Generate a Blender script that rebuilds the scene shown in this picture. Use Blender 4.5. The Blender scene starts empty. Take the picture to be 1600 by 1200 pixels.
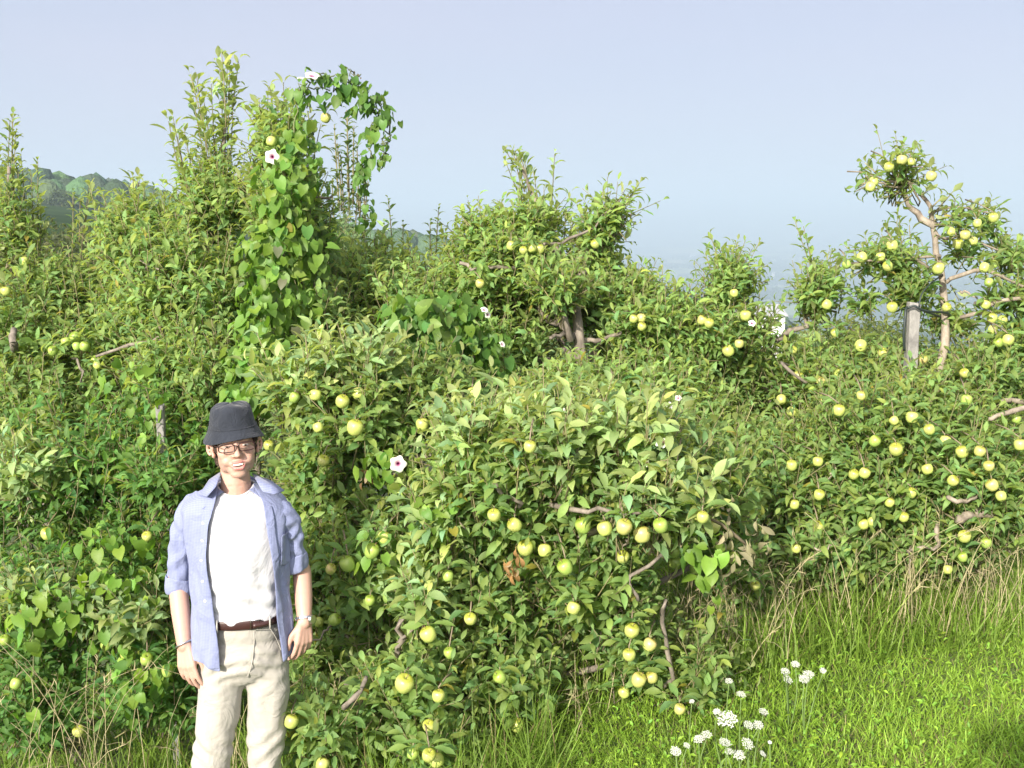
import bpy, bmesh, math, random
import numpy as np
from mathutils import Vector, Matrix

R = math.radians
rng = np.random.default_rng(7)
random.seed(7)
C = bpy.context.scene.collection
sc = bpy.context.scene

# ---------------------------------------------------------------- camera
PITCH = R(8.75)
FPX = 1689.0
cam = bpy.data.cameras.new("camera")
cam.sensor_width = 36
cam.lens = 36 * FPX / 1600
cam.clip_start = 0.05
cam.clip_end = 60000
camo = bpy.data.objects.new("scene_camera", cam)
C.objects.link(camo)
camo.location = (0, 0, 0)
camo.rotation_euler = (R(90) - PITCH, 0, 0)
sc.camera = camo

# ---------------------------------------------------------------- sky, sun, exposure
SUN_EL, SUN_AZ = 24.0, 205.0
w = bpy.data.worlds.new("World")
sc.world = w
w.use_nodes = True
nt = w.node_tree
sky = nt.nodes.new("ShaderNodeTexSky")
sky.sky_type = 'NISHITA'
sky.sun_disc = False
sky.sun_elevation = R(SUN_EL)
sky.sun_rotation = R(SUN_AZ)
sky.air_density = 1.0
sky.dust_density = 1.0
sky.ozone_density = 4.0
sky.altitude = 200
bg = nt.nodes["Background"]
bg.inputs[1].default_value = 0.10
mxw = nt.nodes.new('ShaderNodeMix'); mxw.data_type = 'RGBA'      # summer haze evens the sky out
mxw.inputs[0].default_value = 0.91
nt.links.new(sky.outputs[0], mxw.inputs[6])
mxw.inputs[7].default_value = (2.24, 2.26, 2.84, 1)
# broad glow added on the sun's side of the hazy sky to fill shadows, and a faint unevenness of thin high cloud
SD = (math.sin(R(SUN_AZ)) * math.cos(R(SUN_EL)), math.cos(R(SUN_AZ)) * math.cos(R(SUN_EL)), math.sin(R(SUN_EL)))
tcw = nt.nodes.new('ShaderNodeTexCoord')
dt = nt.nodes.new('ShaderNodeVectorMath'); dt.operation = 'DOT_PRODUCT'; dt.inputs[1].default_value = SD
nt.links.new(tcw.outputs['Generated'], dt.inputs[0])
mxd = nt.nodes.new('ShaderNodeMath'); mxd.operation = 'MAXIMUM'; mxd.inputs[1].default_value = 0
nt.links.new(dt.outputs['Value'], mxd.inputs[0])
pw = nt.nodes.new('ShaderNodeMath'); pw.operation = 'POWER'; pw.inputs[1].default_value = 2.5
nt.links.new(mxd.outputs[0], pw.inputs[0])
glow = nt.nodes.new('ShaderNodeMix'); glow.data_type = 'RGBA'; glow.blend_type = 'ADD'; glow.clamp_result = False
glow.inputs[7].default_value = (14, 13.2, 12, 1)
nt.links.new(pw.outputs[0], glow.inputs[0]); nt.links.new(mxw.outputs[2], glow.inputs[6])
mpw = nt.nodes.new('ShaderNodeMapping'); mpw.inputs['Scale'].default_value = (1.2, 1.2, 5)
nt.links.new(tcw.outputs['Generated'], mpw.inputs[0])
nw_ = nt.nodes.new('ShaderNodeTexNoise'); nw_.inputs['Scale'].default_value = 1.6; nw_.inputs['Detail'].default_value = 3
nt.links.new(mpw.outputs[0], nw_.inputs['Vector'])
rw = nt.nodes.new('ShaderNodeValToRGB')
rw.color_ramp.elements[0].position = .35; rw.color_ramp.elements[0].color = (.975, .99, 1.0, 1)
rw.color_ramp.elements[1].position = .70; rw.color_ramp.elements[1].color = (1.07, 1.02, 1.01, 1)
nt.links.new(nw_.outputs[0], rw.inputs[0])
cl = nt.nodes.new('ShaderNodeMix'); cl.data_type = 'RGBA'; cl.blend_type = 'MULTIPLY'; cl.inputs[0].default_value = 1
nt.links.new(glow.outputs[2], cl.inputs[6]); nt.links.new(rw.outputs[0], cl.inputs[7])
nt.links.new(cl.outputs[2], bg.inputs[0])
sl = bpy.data.lights.new("sun", 'SUN')
sl.energy = 3.9
sl.angle = R(1.2)
sl.color = (1.0, 0.92, 0.79)
slo = bpy.data.objects.new("sun", sl)
C.objects.link(slo)
sd = Vector((math.sin(R(SUN_AZ)) * math.cos(R(SUN_EL)), math.cos(R(SUN_AZ)) * math.cos(R(SUN_EL)), math.sin(R(SUN_EL))))
slo.rotation_euler = sd.to_track_quat('Z', 'Y').to_euler()
slo.location = sd * 50
sc.view_settings.view_transform = 'Standard'
sc.view_settings.look = 'None'
sc.view_settings.gamma = 1
sc.view_settings.exposure = 1.42
sc.cycles.max_bounces = 8
sc.cycles.diffuse_bounces = 6
sc.cycles.transparent_max_bounces = 8
sc.cycles.volume_bounces = 1

# ---------------------------------------------------------------- helpers
def at(px, py, Y):
    """photograph position (1600x1200) at forward distance Y -> world point"""
    px = np.asarray(px, float); py = np.asarray(py, float); Y = np.asarray(Y, float)
    v = (py - 600) / FPX
    f = math.cos(PITCH) - v * math.sin(PITCH)
    u = -(math.sin(PITCH) + v * math.cos(PITCH))
    x = (px - 800) / FPX / f * Y
    return np.stack([x, np.broadcast_to(Y, x.shape), u / f * Y], -1)

def tag(o, label=None, cat=None, group=None, kind=None):
    if label: o['label'] = label
    if cat: o['category'] = cat
    if group: o['group'] = group
    if kind: o['kind'] = kind
    return o

def empty(name, loc=(0, 0, 0)):
    o = bpy.data.objects.new(name, None)
    C.objects.link(o)
    o.location = loc
    o.empty_display_size = 0.1
    return o

def adopt(ch, parent):
    ch.parent = parent
    ch.matrix_parent_inverse = Matrix.Translation(-Vector(parent.location))

def nrm(a):
    return a / np.maximum(np.linalg.norm(a, axis=-1, keepdims=True), 1e-9)

class Geo:
    def __init__(s):
        s.V = []; s.L = []; s.S = []; s.C = []; s.n = 0
    def raw(s, V, faces, col=(1, 1, 1)):
        V = np.asarray(V, float).reshape(-1, 3)
        s.V.append(V)
        s.L.append(np.concatenate([np.asarray(f, int) for f in faces]) + s.n)
        s.S.append(np.array([len(f) for f in faces]))
        c = np.asarray(col, float)
        s.C.append(np.broadcast_to(c, (len(V), 3)).copy())
        s.n += len(V)
    def inst(s, tmpl, M, P, col):
        """tmpl=(V,loops,sizes), M (n,3,3) columns = axes, P (n,3), col (n,3)"""
        V, L, S = tmpl[:3]
        shade = tmpl[3] if len(tmpl) > 3 else np.ones(len(V))
        n = len(P)
        if n == 0: return
        W = np.einsum('nij,vj->nvi', M, V) + P[:, None, :]
        s.V.append(W.reshape(-1, 3))
        s.L.append((L[None, :] + (np.arange(n) * len(V))[:, None]).reshape(-1) + s.n)
        s.S.append(np.tile(S, n))
        s.C.append((col[:, None, :] * shade[None, :, None]).reshape(-1, 3))
        s.n += n * len(V)
    def tubes(s, P, rad, sides=4, col=(1, 1, 1)):
        """P (n,k,3) polylines, rad (n,k)"""
        P = np.asarray(P, float)
        if P.ndim == 2: P = P[None]
        n, k, _ = P.shape
        rad = np.broadcast_to(np.asarray(rad, float), (n, k))
        T = np.empty_like(P)
        T[:, 1:-1] = P[:, 2:] - P[:, :-2]; T[:, 0] = P[:, 1] - P[:, 0]; T[:, -1] = P[:, -1] - P[:, -2]
        T = nrm(T)
        ref = np.where(np.abs(nrm((P[:, -1] - P[:, 0]))[:, None, 2:3]) > 0.8, np.array([1., .13, 0]), np.array([0, .13, 1.]))
        A = nrm(np.cross(T, ref)); B = np.cross(T, A)
        a = np.arange(sides) / sides * 2 * np.pi
        W = P[:, :, None, :] + rad[:, :, None, None] * (A[:, :, None, :] * np.cos(a)[None, None, :, None] + B[:, :, None, :] * np.sin(a)[None, None, :, None])
        idx = np.arange(k * sides).reshape(k, sides)
        q = np.stack([idx[:-1], np.roll(idx[:-1], -1, 1), np.roll(idx[1:], -1, 1), idx[1:]], -1).reshape(-1, 4)
        loops = q.reshape(-1); sizes = np.full(len(q), 4)
        cap = np.concatenate([idx[0][::-1], idx[-1]])
        loops = np.concatenate([loops, cap]); sizes = np.concatenate([sizes, [sides, sides]])
        s.V.append(W.reshape(-1, 3))
        s.L.append((loops[None] + (np.arange(n) * k * sides)[:, None]).reshape(-1) + s.n)
        s.S.append(np.tile(sizes, n))
        c = np.asarray(col, float)
        if c.ndim == 1: c = np.broadcast_to(c, (n, 3))
        s.C.append(np.repeat(c, k * sides, 0))
        s.n += n * k * sides
    def join(s, o, mat):
        """add another collection as a second material of the same mesh"""
        if not o.n: return
        s.n1 = sum(len(x) for x in s.S); s.mat2 = mat
        s.V += o.V; s.L += [l + s.n for l in o.L]; s.S += o.S; s.C += o.C; s.n += o.n
    def build(s, name, mat, parent=None, smooth=True):
        me = bpy.data.meshes.new(name)
        V = np.concatenate(s.V); L = np.concatenate(s.L); S = np.concatenate(s.S)
        if parent is not None:
            V = V - np.array(parent.location)
        me.vertices.add(len(V)); me.vertices.foreach_set('co', V.astype(np.float32).ravel())
        me.loops.add(len(L)); me.loops.foreach_set('vertex_index', L.astype(np.int32))
        me.polygons.add(len(S))
        st = np.concatenate([[0], np.cumsum(S)[:-1]]).astype(np.int32)
        me.polygons.foreach_set('loop_start', st)
        me.polygons.foreach_set('loop_total', S.astype(np.int32))
        me.polygons.foreach_set('use_smooth', np.full(len(S), smooth))
        col = np.concatenate(s.C)
        at_ = me.attributes.new('tint', 'FLOAT_COLOR', 'POINT')
        at_.data.foreach_set('color', np.concatenate([col, np.ones((len(col), 1))], 1).astype(np.float32).ravel())
        me.update(calc_edges=True)
        me.materials.append(mat)
        if hasattr(s, 'mat2'):
            me.materials.append(s.mat2)
            mi = np.zeros(len(S), np.int32); mi[s.n1:] = 1
            me.polygons.foreach_set('material_index', mi)
        o = bpy.data.objects.new(name, me)
        C.objects.link(o)
        if parent is not None:
            o.parent = parent
        return o

def resample(pts, k):
    pts = np.asarray(pts, float)
    n = len(pts)
    t = np.linspace(0, n - 1, k)
    out = []
    for a in t:
        i = min(int(a), n - 2); f = a - i
        p0 = pts[max(i - 1, 0)]; p1 = pts[i]; p2 = pts[i + 1]; p3 = pts[min(i + 2, n - 1)]
        out.append(0.5 * ((2 * p1) + (-p0 + p2) * f + (2 * p0 - 5 * p1 + 4 * p2 - p3) * f * f + (-p0 + 3 * p1 - 3 * p2 + p3) * f ** 3))
    return np.array(out)

# ---------------------------------------------------------------- materials
def mat_new(name):
    m = bpy.data.materials.new(name)
    m.use_nodes = True
    t = m.node_tree
    return m, t, t.nodes['Principled BSDF'], t.nodes['Material Output']

def noise(t, scale, detail=3, rough=.5, coord='Object', vec=None):
    n = t.nodes.new('ShaderNodeTexNoise')
    n.inputs['Scale'].default_value = scale
    n.inputs['Detail'].default_value = detail
    n.inputs['Roughness'].default_value = rough
    if vec is None:
        tc = t.nodes.new('ShaderNodeTexCoord')
        vec = tc.outputs[coord]
    t.links.new(vec, n.inputs['Vector'])
    return n

def mixc(t, fac, a, b, mode='MIX'):
    m = t.nodes.new('ShaderNodeMix')
    m.data_type = 'RGBA'; m.blend_type = mode
    for sock, v in ((m.inputs[0], fac), (m.inputs[6], a), (m.inputs[7], b)):
        if isinstance(v, (int, float)): sock.default_value = v
        elif isinstance(v, tuple): sock.default_value = (*v, 1) if len(v) == 3 else v
        else: t.links.new(v, sock)
    return m.outputs[2]

def ramp(t, fac, stops):
    r = t.nodes.new('ShaderNodeValToRGB')
    e = r.color_ramp.elements
    while len(e) < len(stops): e.new(0.5)
    for el, (p, c) in zip(e, stops):
        el.position = p; el.color = (*c, 1)
    t.links.new(fac, r.inputs[0])
    return r.outputs[0]

def bump(t, b, height, strength=.3, dist=.01):
    n = t.nodes.new('ShaderNodeBump')
    n.inputs['Strength'].default_value = strength
    n.inputs['Distance'].default_value = dist
    t.links.new(height, n.inputs['Height'])
    t.links.new(n.outputs[0], b.inputs['Normal'])

def leaf_mat(name, under=(.17, .21, .12), umix=.55, rough=.62, trans=.42, spec=.4):
    m, t, b, out = mat_new(name)
    a = t.nodes.new('ShaderNodeAttribute'); a.attribute_name = 'tint'
    n = noise(t, 45, 2)
    c0 = mixc(t, n.outputs[0], a.outputs[0], mixc(t, 1.0, a.outputs[0], (.72, .78, .7), 'MULTIPLY'))
    g = t.nodes.new('ShaderNodeNewGeometry')
    mu = t.nodes.new('ShaderNodeMath'); mu.operation = 'MULTIPLY'; mu.inputs[1].default_value = umix
    t.links.new(g.outputs['Backfacing'], mu.inputs[0])
    c1 = mixc(t, mu.outputs[0], c0, under)
    t.links.new(c1, b.inputs['Base Color'])
    b.inputs['Roughness'].default_value = rough
    b.inputs['Specular IOR Level'].default_value = spec
    tr = t.nodes.new('ShaderNodeBsdfTranslucent')
    t.links.new(mixc(t, 1.0, c1, (1.5, 1.6, .5), 'MULTIPLY'), tr.inputs[0])
    mx = t.nodes.new('ShaderNodeMixShader'); mx.inputs[0].default_value = trans
    t.links.new(b.outputs[0], mx.inputs[1]); t.links.new(tr.outputs[0], mx.inputs[2])
    t.links.new(mx.outputs[0], out.inputs[0])
    return m

def plain(name, col, rough=.6, ns=0, namp=.25, bumps=0, bscale=200, metal=0, spec=.5, attr=False):
    m, t, b, out = mat_new(name)
    b.inputs['Roughness'].default_value = rough
    b.inputs['Metallic'].default_value = metal
    b.inputs['Specular IOR Level'].default_value = spec
    src = col
    if attr:
        a = t.nodes.new('ShaderNodeAttribute'); a.attribute_name = 'tint'; src = a.outputs[0]
    if ns:
        n = noise(t, ns, 4)
        lo = mixc(t, 1.0, src, (1 - namp,) * 3, 'MULTIPLY')
        hi = mixc(t, 1.0, src, (1 + namp,) * 3, 'MULTIPLY')
        t.links.new(mixc(t, n.outputs[0], lo, hi), b.inputs['Base Color'])
    elif attr:
        t.links.new(src, b.inputs['Base Color'])
    else:
        b.inputs['Base Color'].default_value = (*col, 1)
    if bumps:
        bump(t, b, noise(t, bscale, 4).outputs[0], bumps)
    return m

def bark_mat(name, c1, c2, sc_=18):
    m, t, b, out = mat_new(name)
    tc = t.nodes.new('ShaderNodeTexCoord'); mp = t.nodes.new('ShaderNodeMapping')
    mp.inputs['Scale'].default_value = (1, 1, .45)
    t.links.new(tc.outputs['Object'], mp.inputs[0])
    n = noise(t, sc_, 6, .65, vec=mp.outputs[0])
    t.links.new(ramp(t, n.outputs[0], [(.35, c1), (.62, c2)]), b.inputs['Base Color'])
    b.inputs['Roughness'].default_value = .85
    bump(t, b, n.outputs[0], .6, .01)
    return m

M_APPLE_LEAF = leaf_mat('apple leaf', under=(.42, .46, .24), umix=.8)
M_BACK_LEAF = leaf_mat('far apple leaf', under=(.17, .21, .13))
M_VINE_LEAF = leaf_mat('bindweed leaf', under=(.10, .19, .05), umix=.5, rough=.5, trans=.42)
M_DRY_LEAF = leaf_mat('withered leaf', under=(.36, .30, .20), umix=.6, rough=.7, trans=.2, spec=.2)
M_GRASS = leaf_mat('grass blade', under=(.10, .17, .03), umix=.3, rough=.5, trans=.4, spec=.3)
M_BARK = bark_mat('apple bark', (.09, .075, .06), (.24, .205, .17))
M_PALE_BARK = bark_mat('pale bark', (.15, .12, .095), (.31, .265, .215), 25)
M_TWIG = plain('twig', (.2, .15, .09), .75, attr=True)
M_VINE_STEM = plain('vine stem', (.13, .15, .06), .7, ns=20)
M_WOODPOST = bark_mat('weathered post wood', (.13, .125, .12), (.28, .27, .255), 22)
M_STRAW = leaf_mat('dry stalk', under=(.40, .33, .20), umix=.3, rough=.7, trans=.15, spec=.2)
M_PETAL = leaf_mat('petal', under=(.75, .72, .74), umix=.3, rough=.55, trans=.3, spec=.2)

# ---------------------------------------------------------------- ground
def near_z(x, y):
    s = np.logaddexp(0, -(x - .2) * 1.5) / 1.5
    s = 2.2 * np.tanh(s / 2.2)
    yy = np.clip(y, -6, 8)
    return -1.6 - .06 * yy - .484 * s * np.clip((y + 1) / 3.5, 0, 1.0)

AZ_T = [-180, -60, -31, -25, -20, -15, -10.7, -3.4, 2, 6, 12, 60, 180]
EL_T = [2, 2.8, 1.9, 1.35, .75, -.1, -.9, -2.0, -3.0, -4.2, -6.0, -6.5, 2]
def hnoise(x, y):
    return (np.sin(x * .0071 + 1.3 * np.sin(y * .0043)) + np.sin(y * .0083 + 1.7 * np.sin(x * .0031 + 1)) + .5 * np.sin(x * .021 + y * .017) + .3 * np.sin(x * .047 - y * .038 + 2)) / 2.8

def ground_z(x, y):
    x = np.asarray(x, float); y = np.asarray(y, float)
    d = np.hypot(x, y); az = np.degrees(np.arctan2(x, y))
    el = np.interp(az, AZ_T, EL_T)
    near = near_z(x, y)
    zr = 1200 * np.tan(np.radians(el))
    t = np.clip((d - 9) / 1191, 0, 1)
    z = near * (1 - t) + zr * t - 1.2 * np.clip((d - 9) / 12, 0, 1) * (1 - t) + hnoise(x * 3, y * 3) * 3 * t
    floor = -205 + 14 * hnoise(x * .55, y * .55) + 10 * hnoise(x * 2 + 100, y * 2)
    t2 = np.clip((d - 1200) / 1200, 0, 1); t2 = t2 * t2 * (3 - 2 * t2)
    z = np.where(d > 1200, z * (1 - t2) + floor * t2, z)
    t3 = np.clip((d - 9000) / 7000, 0, 1); t3 = t3 * t3 * (3 - 2 * t3)
    z = z + t3 * (215 + 60 * hnoise(x * .12 + 9, y * .1) - 2.2 * np.clip(az, -40, 40))
    return z

def polar_sheet(name, radii, nang, mat):
    a = np.linspace(0, 2 * np.pi, nang, endpoint=False)
    rr, aa = np.meshgrid(radii, a, indexing='ij')
    X = rr * np.sin(aa); Y = rr * np.cos(aa); Z = ground_z(X, Y)
    V = np.stack([X, Y, Z], -1).reshape(-1, 3)
    k = len(radii); idx = np.arange(k * nang).reshape(k, nang)
    q = np.stack([idx[:-1], idx[1:], np.roll(idx[1:], -1, 1), np.roll(idx[:-1], -1, 1)], -1).reshape(-1, 4)[:, ::-1]
    g = Geo(); g.V = [V]; g.n = len(V); g.L = [q.reshape(-1)]; g.S = [np.full(len(q), 4)]; g.C = [np.ones((len(V), 3))]
    if radii[0] < 1:
        g.L.append(idx[0]); g.S.append(np.array([nang]))
    return g.build(name, mat)

m, t, b, out = mat_new('orchard soil and turf')
n1 = noise(t, 1.3, 5); n2 = noise(t, 14, 4)
c = ramp(t, n1.outputs[0], [(.35, (.045, .075, .018)), (.65, (.075, .11, .028))])
c = mixc(t, ramp(t, n2.outputs[0], [(.45, (0, 0, 0)), (.7, (.6, .6, .6))]), c, (.085, .07, .035))
t.links.new(c, b.inputs['Base Color']); b.inputs['Roughness'].default_value = .95
bump(t, b, n2.outputs[0], .8, .03)
M_GROUND = m

m, t, b, out = mat_new('valley fields and woods')
tc = t.nodes.new('ShaderNodeTexCoord')
nw = noise(t, .0021, 6, .62)
vo = t.nodes.new('ShaderNodeTexVoronoi'); vo.inputs['Scale'].default_value = .0028
t.links.new(mixc(t, .12, tc.outputs['Object'], nw.outputs[1]), vo.inputs['Vector'])
fields = ramp(t, vo.outputs['Color'], [(.2, (.13, .17, .05)), (.45, (.27, .33, .13)), (.6, (.40, .38, .22)), (.8, (.12, .18, .05))])
nd = noise(t, .05, 3)
woods = ramp(t, nd.outputs[0], [(.3, (.018, .035, .010)), (.7, (.04, .07, .02))])
mask = ramp(t, nw.outputs[0], [(.50, (0, 0, 0)), (.54, (1, 1, 1))])
t.links.new(mixc(t, mask, woods, fields), b.inputs['Base Color'])
b.inputs['Roughness'].default_value = 1
b.inputs['Specular IOR Level'].default_value = 0
M_VALLEY = m

RB = 60.0
tag(polar_sheet('ground', np.concatenate([[.6], np.geomspace(1, RB, 110)]), 360, M_GROUND), kind='structure')
tag(polar_sheet('valley_terrain', np.geomspace(RB, 21000, 150), 720, M_VALLEY), kind='structure')

# haze: pale air filling the valley, the sky stays outside
bm = bmesh.new()
HB = 24000.0
bmesh.ops.create_cube(bm, size=1)
for v in bm.verts:
    v.co = Vector((v.co.x * 2 * HB, v.co.y * 2 * HB, -330 if v.co.z < 0 else 150))
me = bpy.data.meshes.new('haze'); bm.to_mesh(me); bm.free()
hz = bpy.data.objects.new('haze', me); C.objects.link(hz)
tag(hz, 'pale blue summer haze filling the valley air', 'haze', kind='stuff')
m, t, b, out = mat_new('haze air')
t.nodes.remove(b)
pv = t.nodes.new('ShaderNodeVolumePrincipled')
pv.inputs['Density'].default_value = 5.2e-4
pv.inputs['Color'].default_value = (.46, .57, .69, 1)
pv.inputs['Anisotropy'].default_value = 0.0
t.links.new(pv.outputs[0], out.inputs['Volume'])
me.materials.append(m)
# ---------------------------------------------------------------- leaf templates
def leaf_tmpl(ws, curl, fold, wave=0., heart=False, seg=None):
    """length along +Y from 0 to 1, midrib folded, tip curling towards -Z"""
    n = len(ws)
    ts = np.linspace(0, 1, n) if seg is None else np.array(seg)
    V = []; sh = []
    for i, (tt, wd) in enumerate(zip(ts, ws)):
        ang = curl * tt
        y = (math.sin(ang) / curl if abs(curl) > 1e-3 else tt)
        z = -(1 - math.cos(ang)) / curl if abs(curl) > 1e-3 else 0
        if i == n - 1:
            V.append((0, y, z)); sh.append(1.0)
        else:
            back = -.16 if (heart and i == 0) else 0
            lift = fold * wd + wave * math.sin(i * 2.1)
            V += [(-wd, y + back, z + lift), (0, y, z), (wd, y + back, z + fold * wd - wave * math.sin(i * 2.1 + 1))]
            sh += [1.0, 1.0, 1.0]
    L = []; S = []
    for i in range(n - 2):
        a = i * 3; bb = a + 3
        L += [a, a + 1, bb + 1, bb]; S.append(4)
        L += [a + 1, a + 2, bb + 2, bb + 1]; S.append(4)
    a = (n - 2) * 3; tip = (n - 1) * 3
    L += [a, a + 1, tip, a + 1, a + 2, tip]; S += [3, 3]
    if not heart:   # petiole
        k = len(V)
        V += [(-.012, -.28, -.02), (.012, -.28, -.02), (.02, 0.02, 0), (-.02, 0.02, 0)]; sh += [1.2] * 4
        L += [k, k + 1, k + 2, k + 3]; S.append(4)
    return (np.array(V), np.array(L), np.array(S), np.array(sh))

AW = [.035, .125, .175, .165, .10, 0]
LEAVES = [leaf_tmpl(AW, .6, .5, .02), leaf_tmpl(AW, 1.2, .65, .025), leaf_tmpl([.035, .12, .165, .15, .085, 0], 1.8, .8, .02),
          leaf_tmpl([.045, .15, .205, .19, .12, 0], .25, .35, .045), leaf_tmpl(AW, 1.5, .5, .04)]
LEAVES_LO = [leaf_tmpl([.05, .18, .16, 0], .8, .5), leaf_tmpl([.05, .18, .14, 0], 1.5, .65)]
HW = [.30, .43, .40, .24, 0]
HEARTS = [leaf_tmpl(HW, .35, .25, .03, True, [0, .15, .4, .7, 1]), leaf_tmpl(HW, .9, .3, .05, True, [0, .15, .4, .7, 1]), leaf_tmpl(HW, -.4, .45, .02, True, [0, .15, .4, .7, 1])]

def frames(Y, Z, size, wid=1.0):
    Y = nrm(Y); X = nrm(np.cross(Y, Z)); Z2 = np.cross(X, Y)
    M = np.stack([X * wid, Y, Z2], -1) * np.asarray(size)[:, None, None]
    return M

def tints(n, base, var=.16):
    base = np.asarray(base, float)
    c = base[None] * np.exp(rng.normal(0, var, (n, 1)))
    hue = rng.normal(0, .10, n)
    c[:, 0] *= np.exp(hue); c[:, 2] *= np.exp(-hue * 1.2)
    y = rng.random(n) < .005
    c[y] = np.array([.30, .27, .05]) * rng.uniform(.7, 1.1, (y.sum(), 1))
    return np.clip(c, .003, .8)

def place_leaves(g, tmpls, P, Y, Z, size, col, wid=1.0):
    pick = rng.integers(0, len(tmpls), len(P))
    M = frames(Y, Z, size, wid)
    for k, tm in enumerate(tmpls):
        q = pick == k
        if q.any(): g.inst(tm, M[q], P[q], col[q])

def shoots(gl, gs, P, D, L, m, size, base, lo=False, bend=.25, up=.35, stemr=.0028, k=4, var=.16, tip_tuft=True, spread=(.55, 1.1), wide=1.0, t0=.12, bj=.18):
    """n leafy shoots: start P, direction D, length L, m leaves each"""
    n = len(P)
    if n == 0: return
    D = nrm(D); L = np.broadcast_to(np.asarray(L, float), (n,)); size = np.broadcast_to(np.asarray(size, float), (n,))
    B = rng.normal(0, bj, (n, 3)) + np.array([0, 0, bend])
    tt = np.linspace(0, 1, k)
    pts = P[:, None] + L[:, None, None] * (D[:, None] * tt[None, :, None] + B[:, None] * (tt ** 2)[None, :, None] * .5)
    stc = np.array([.16, .14, .07])[None] * np.exp(rng.normal(0, .2, (n, 1)))
    gs.tubes(pts, stemr * np.linspace(1.2, .5, k)[None] * np.ones((n, 1)), 3 if lo else 4, stc)
    t = np.linspace(t0, 1.0, m)[None] + rng.uniform(-.4, .4, (n, m)) / m
    t = np.clip(t, .02, 1.02)
    pos = P[:, None] + L[:, None, None] * (D[:, None] * t[..., None] + B[:, None] * (t ** 2)[..., None] * .5)
    tan = nrm(D[:, None] + B[:, None] * t[..., None])
    ref = np.where(np.abs(tan[..., 2:3]) > .9, np.array([1., 0, 0]), np.array([0, 0, 1.]))
    A = nrm(np.cross(tan, ref)); Bn = np.cross(tan, A)
    ph = (np.arange(m) * 2.4)[None] + rng.uniform(0, 6.28, (n, 1)) + rng.normal(0, .35, (n, m))
    rad = A * np.cos(ph)[..., None] + Bn * np.sin(ph)[..., None]
    ax = rng.uniform(*spread, (n, m))
    ax = np.where(t > .85, ax + .5, ax) if tip_tuft else ax
    Yd = nrm(rad + tan * ax[..., None] + np.array([0, 0, up * .5]))
    Zd = nrm(tan - .5 * rad + rng.normal(0, .28, (n, m, 3)) + np.array([0, 0, .35]))
    s = size[:, None] * rng.uniform(.65, 1.15, (n, m)) * np.where(t > .9, .72, 1.0)
    nl = n * m
    col = tints(nl, base, var) * np.repeat(np.exp(rng.normal(0, .10, (n, 1))), m, 0).reshape(-1, 1)
    young = (t > .8).reshape(-1)
    col[young] *= np.array([1.25, 1.15, 1.15])
    off = (Yd * (s * .28)[..., None]).reshape(-1, 3)
    place_leaves(gl, LEAVES_LO if lo else LEAVES, pos.reshape(-1, 3) + off, Yd.reshape(-1, 3), Zd.reshape(-1, 3), s.reshape(-1), col, wide)

def ball(n, shell=.5):
    v = nrm(rng.normal(size=(n, 3)))
    r = rng.random(n) ** (shell)
    return v, r

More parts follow.
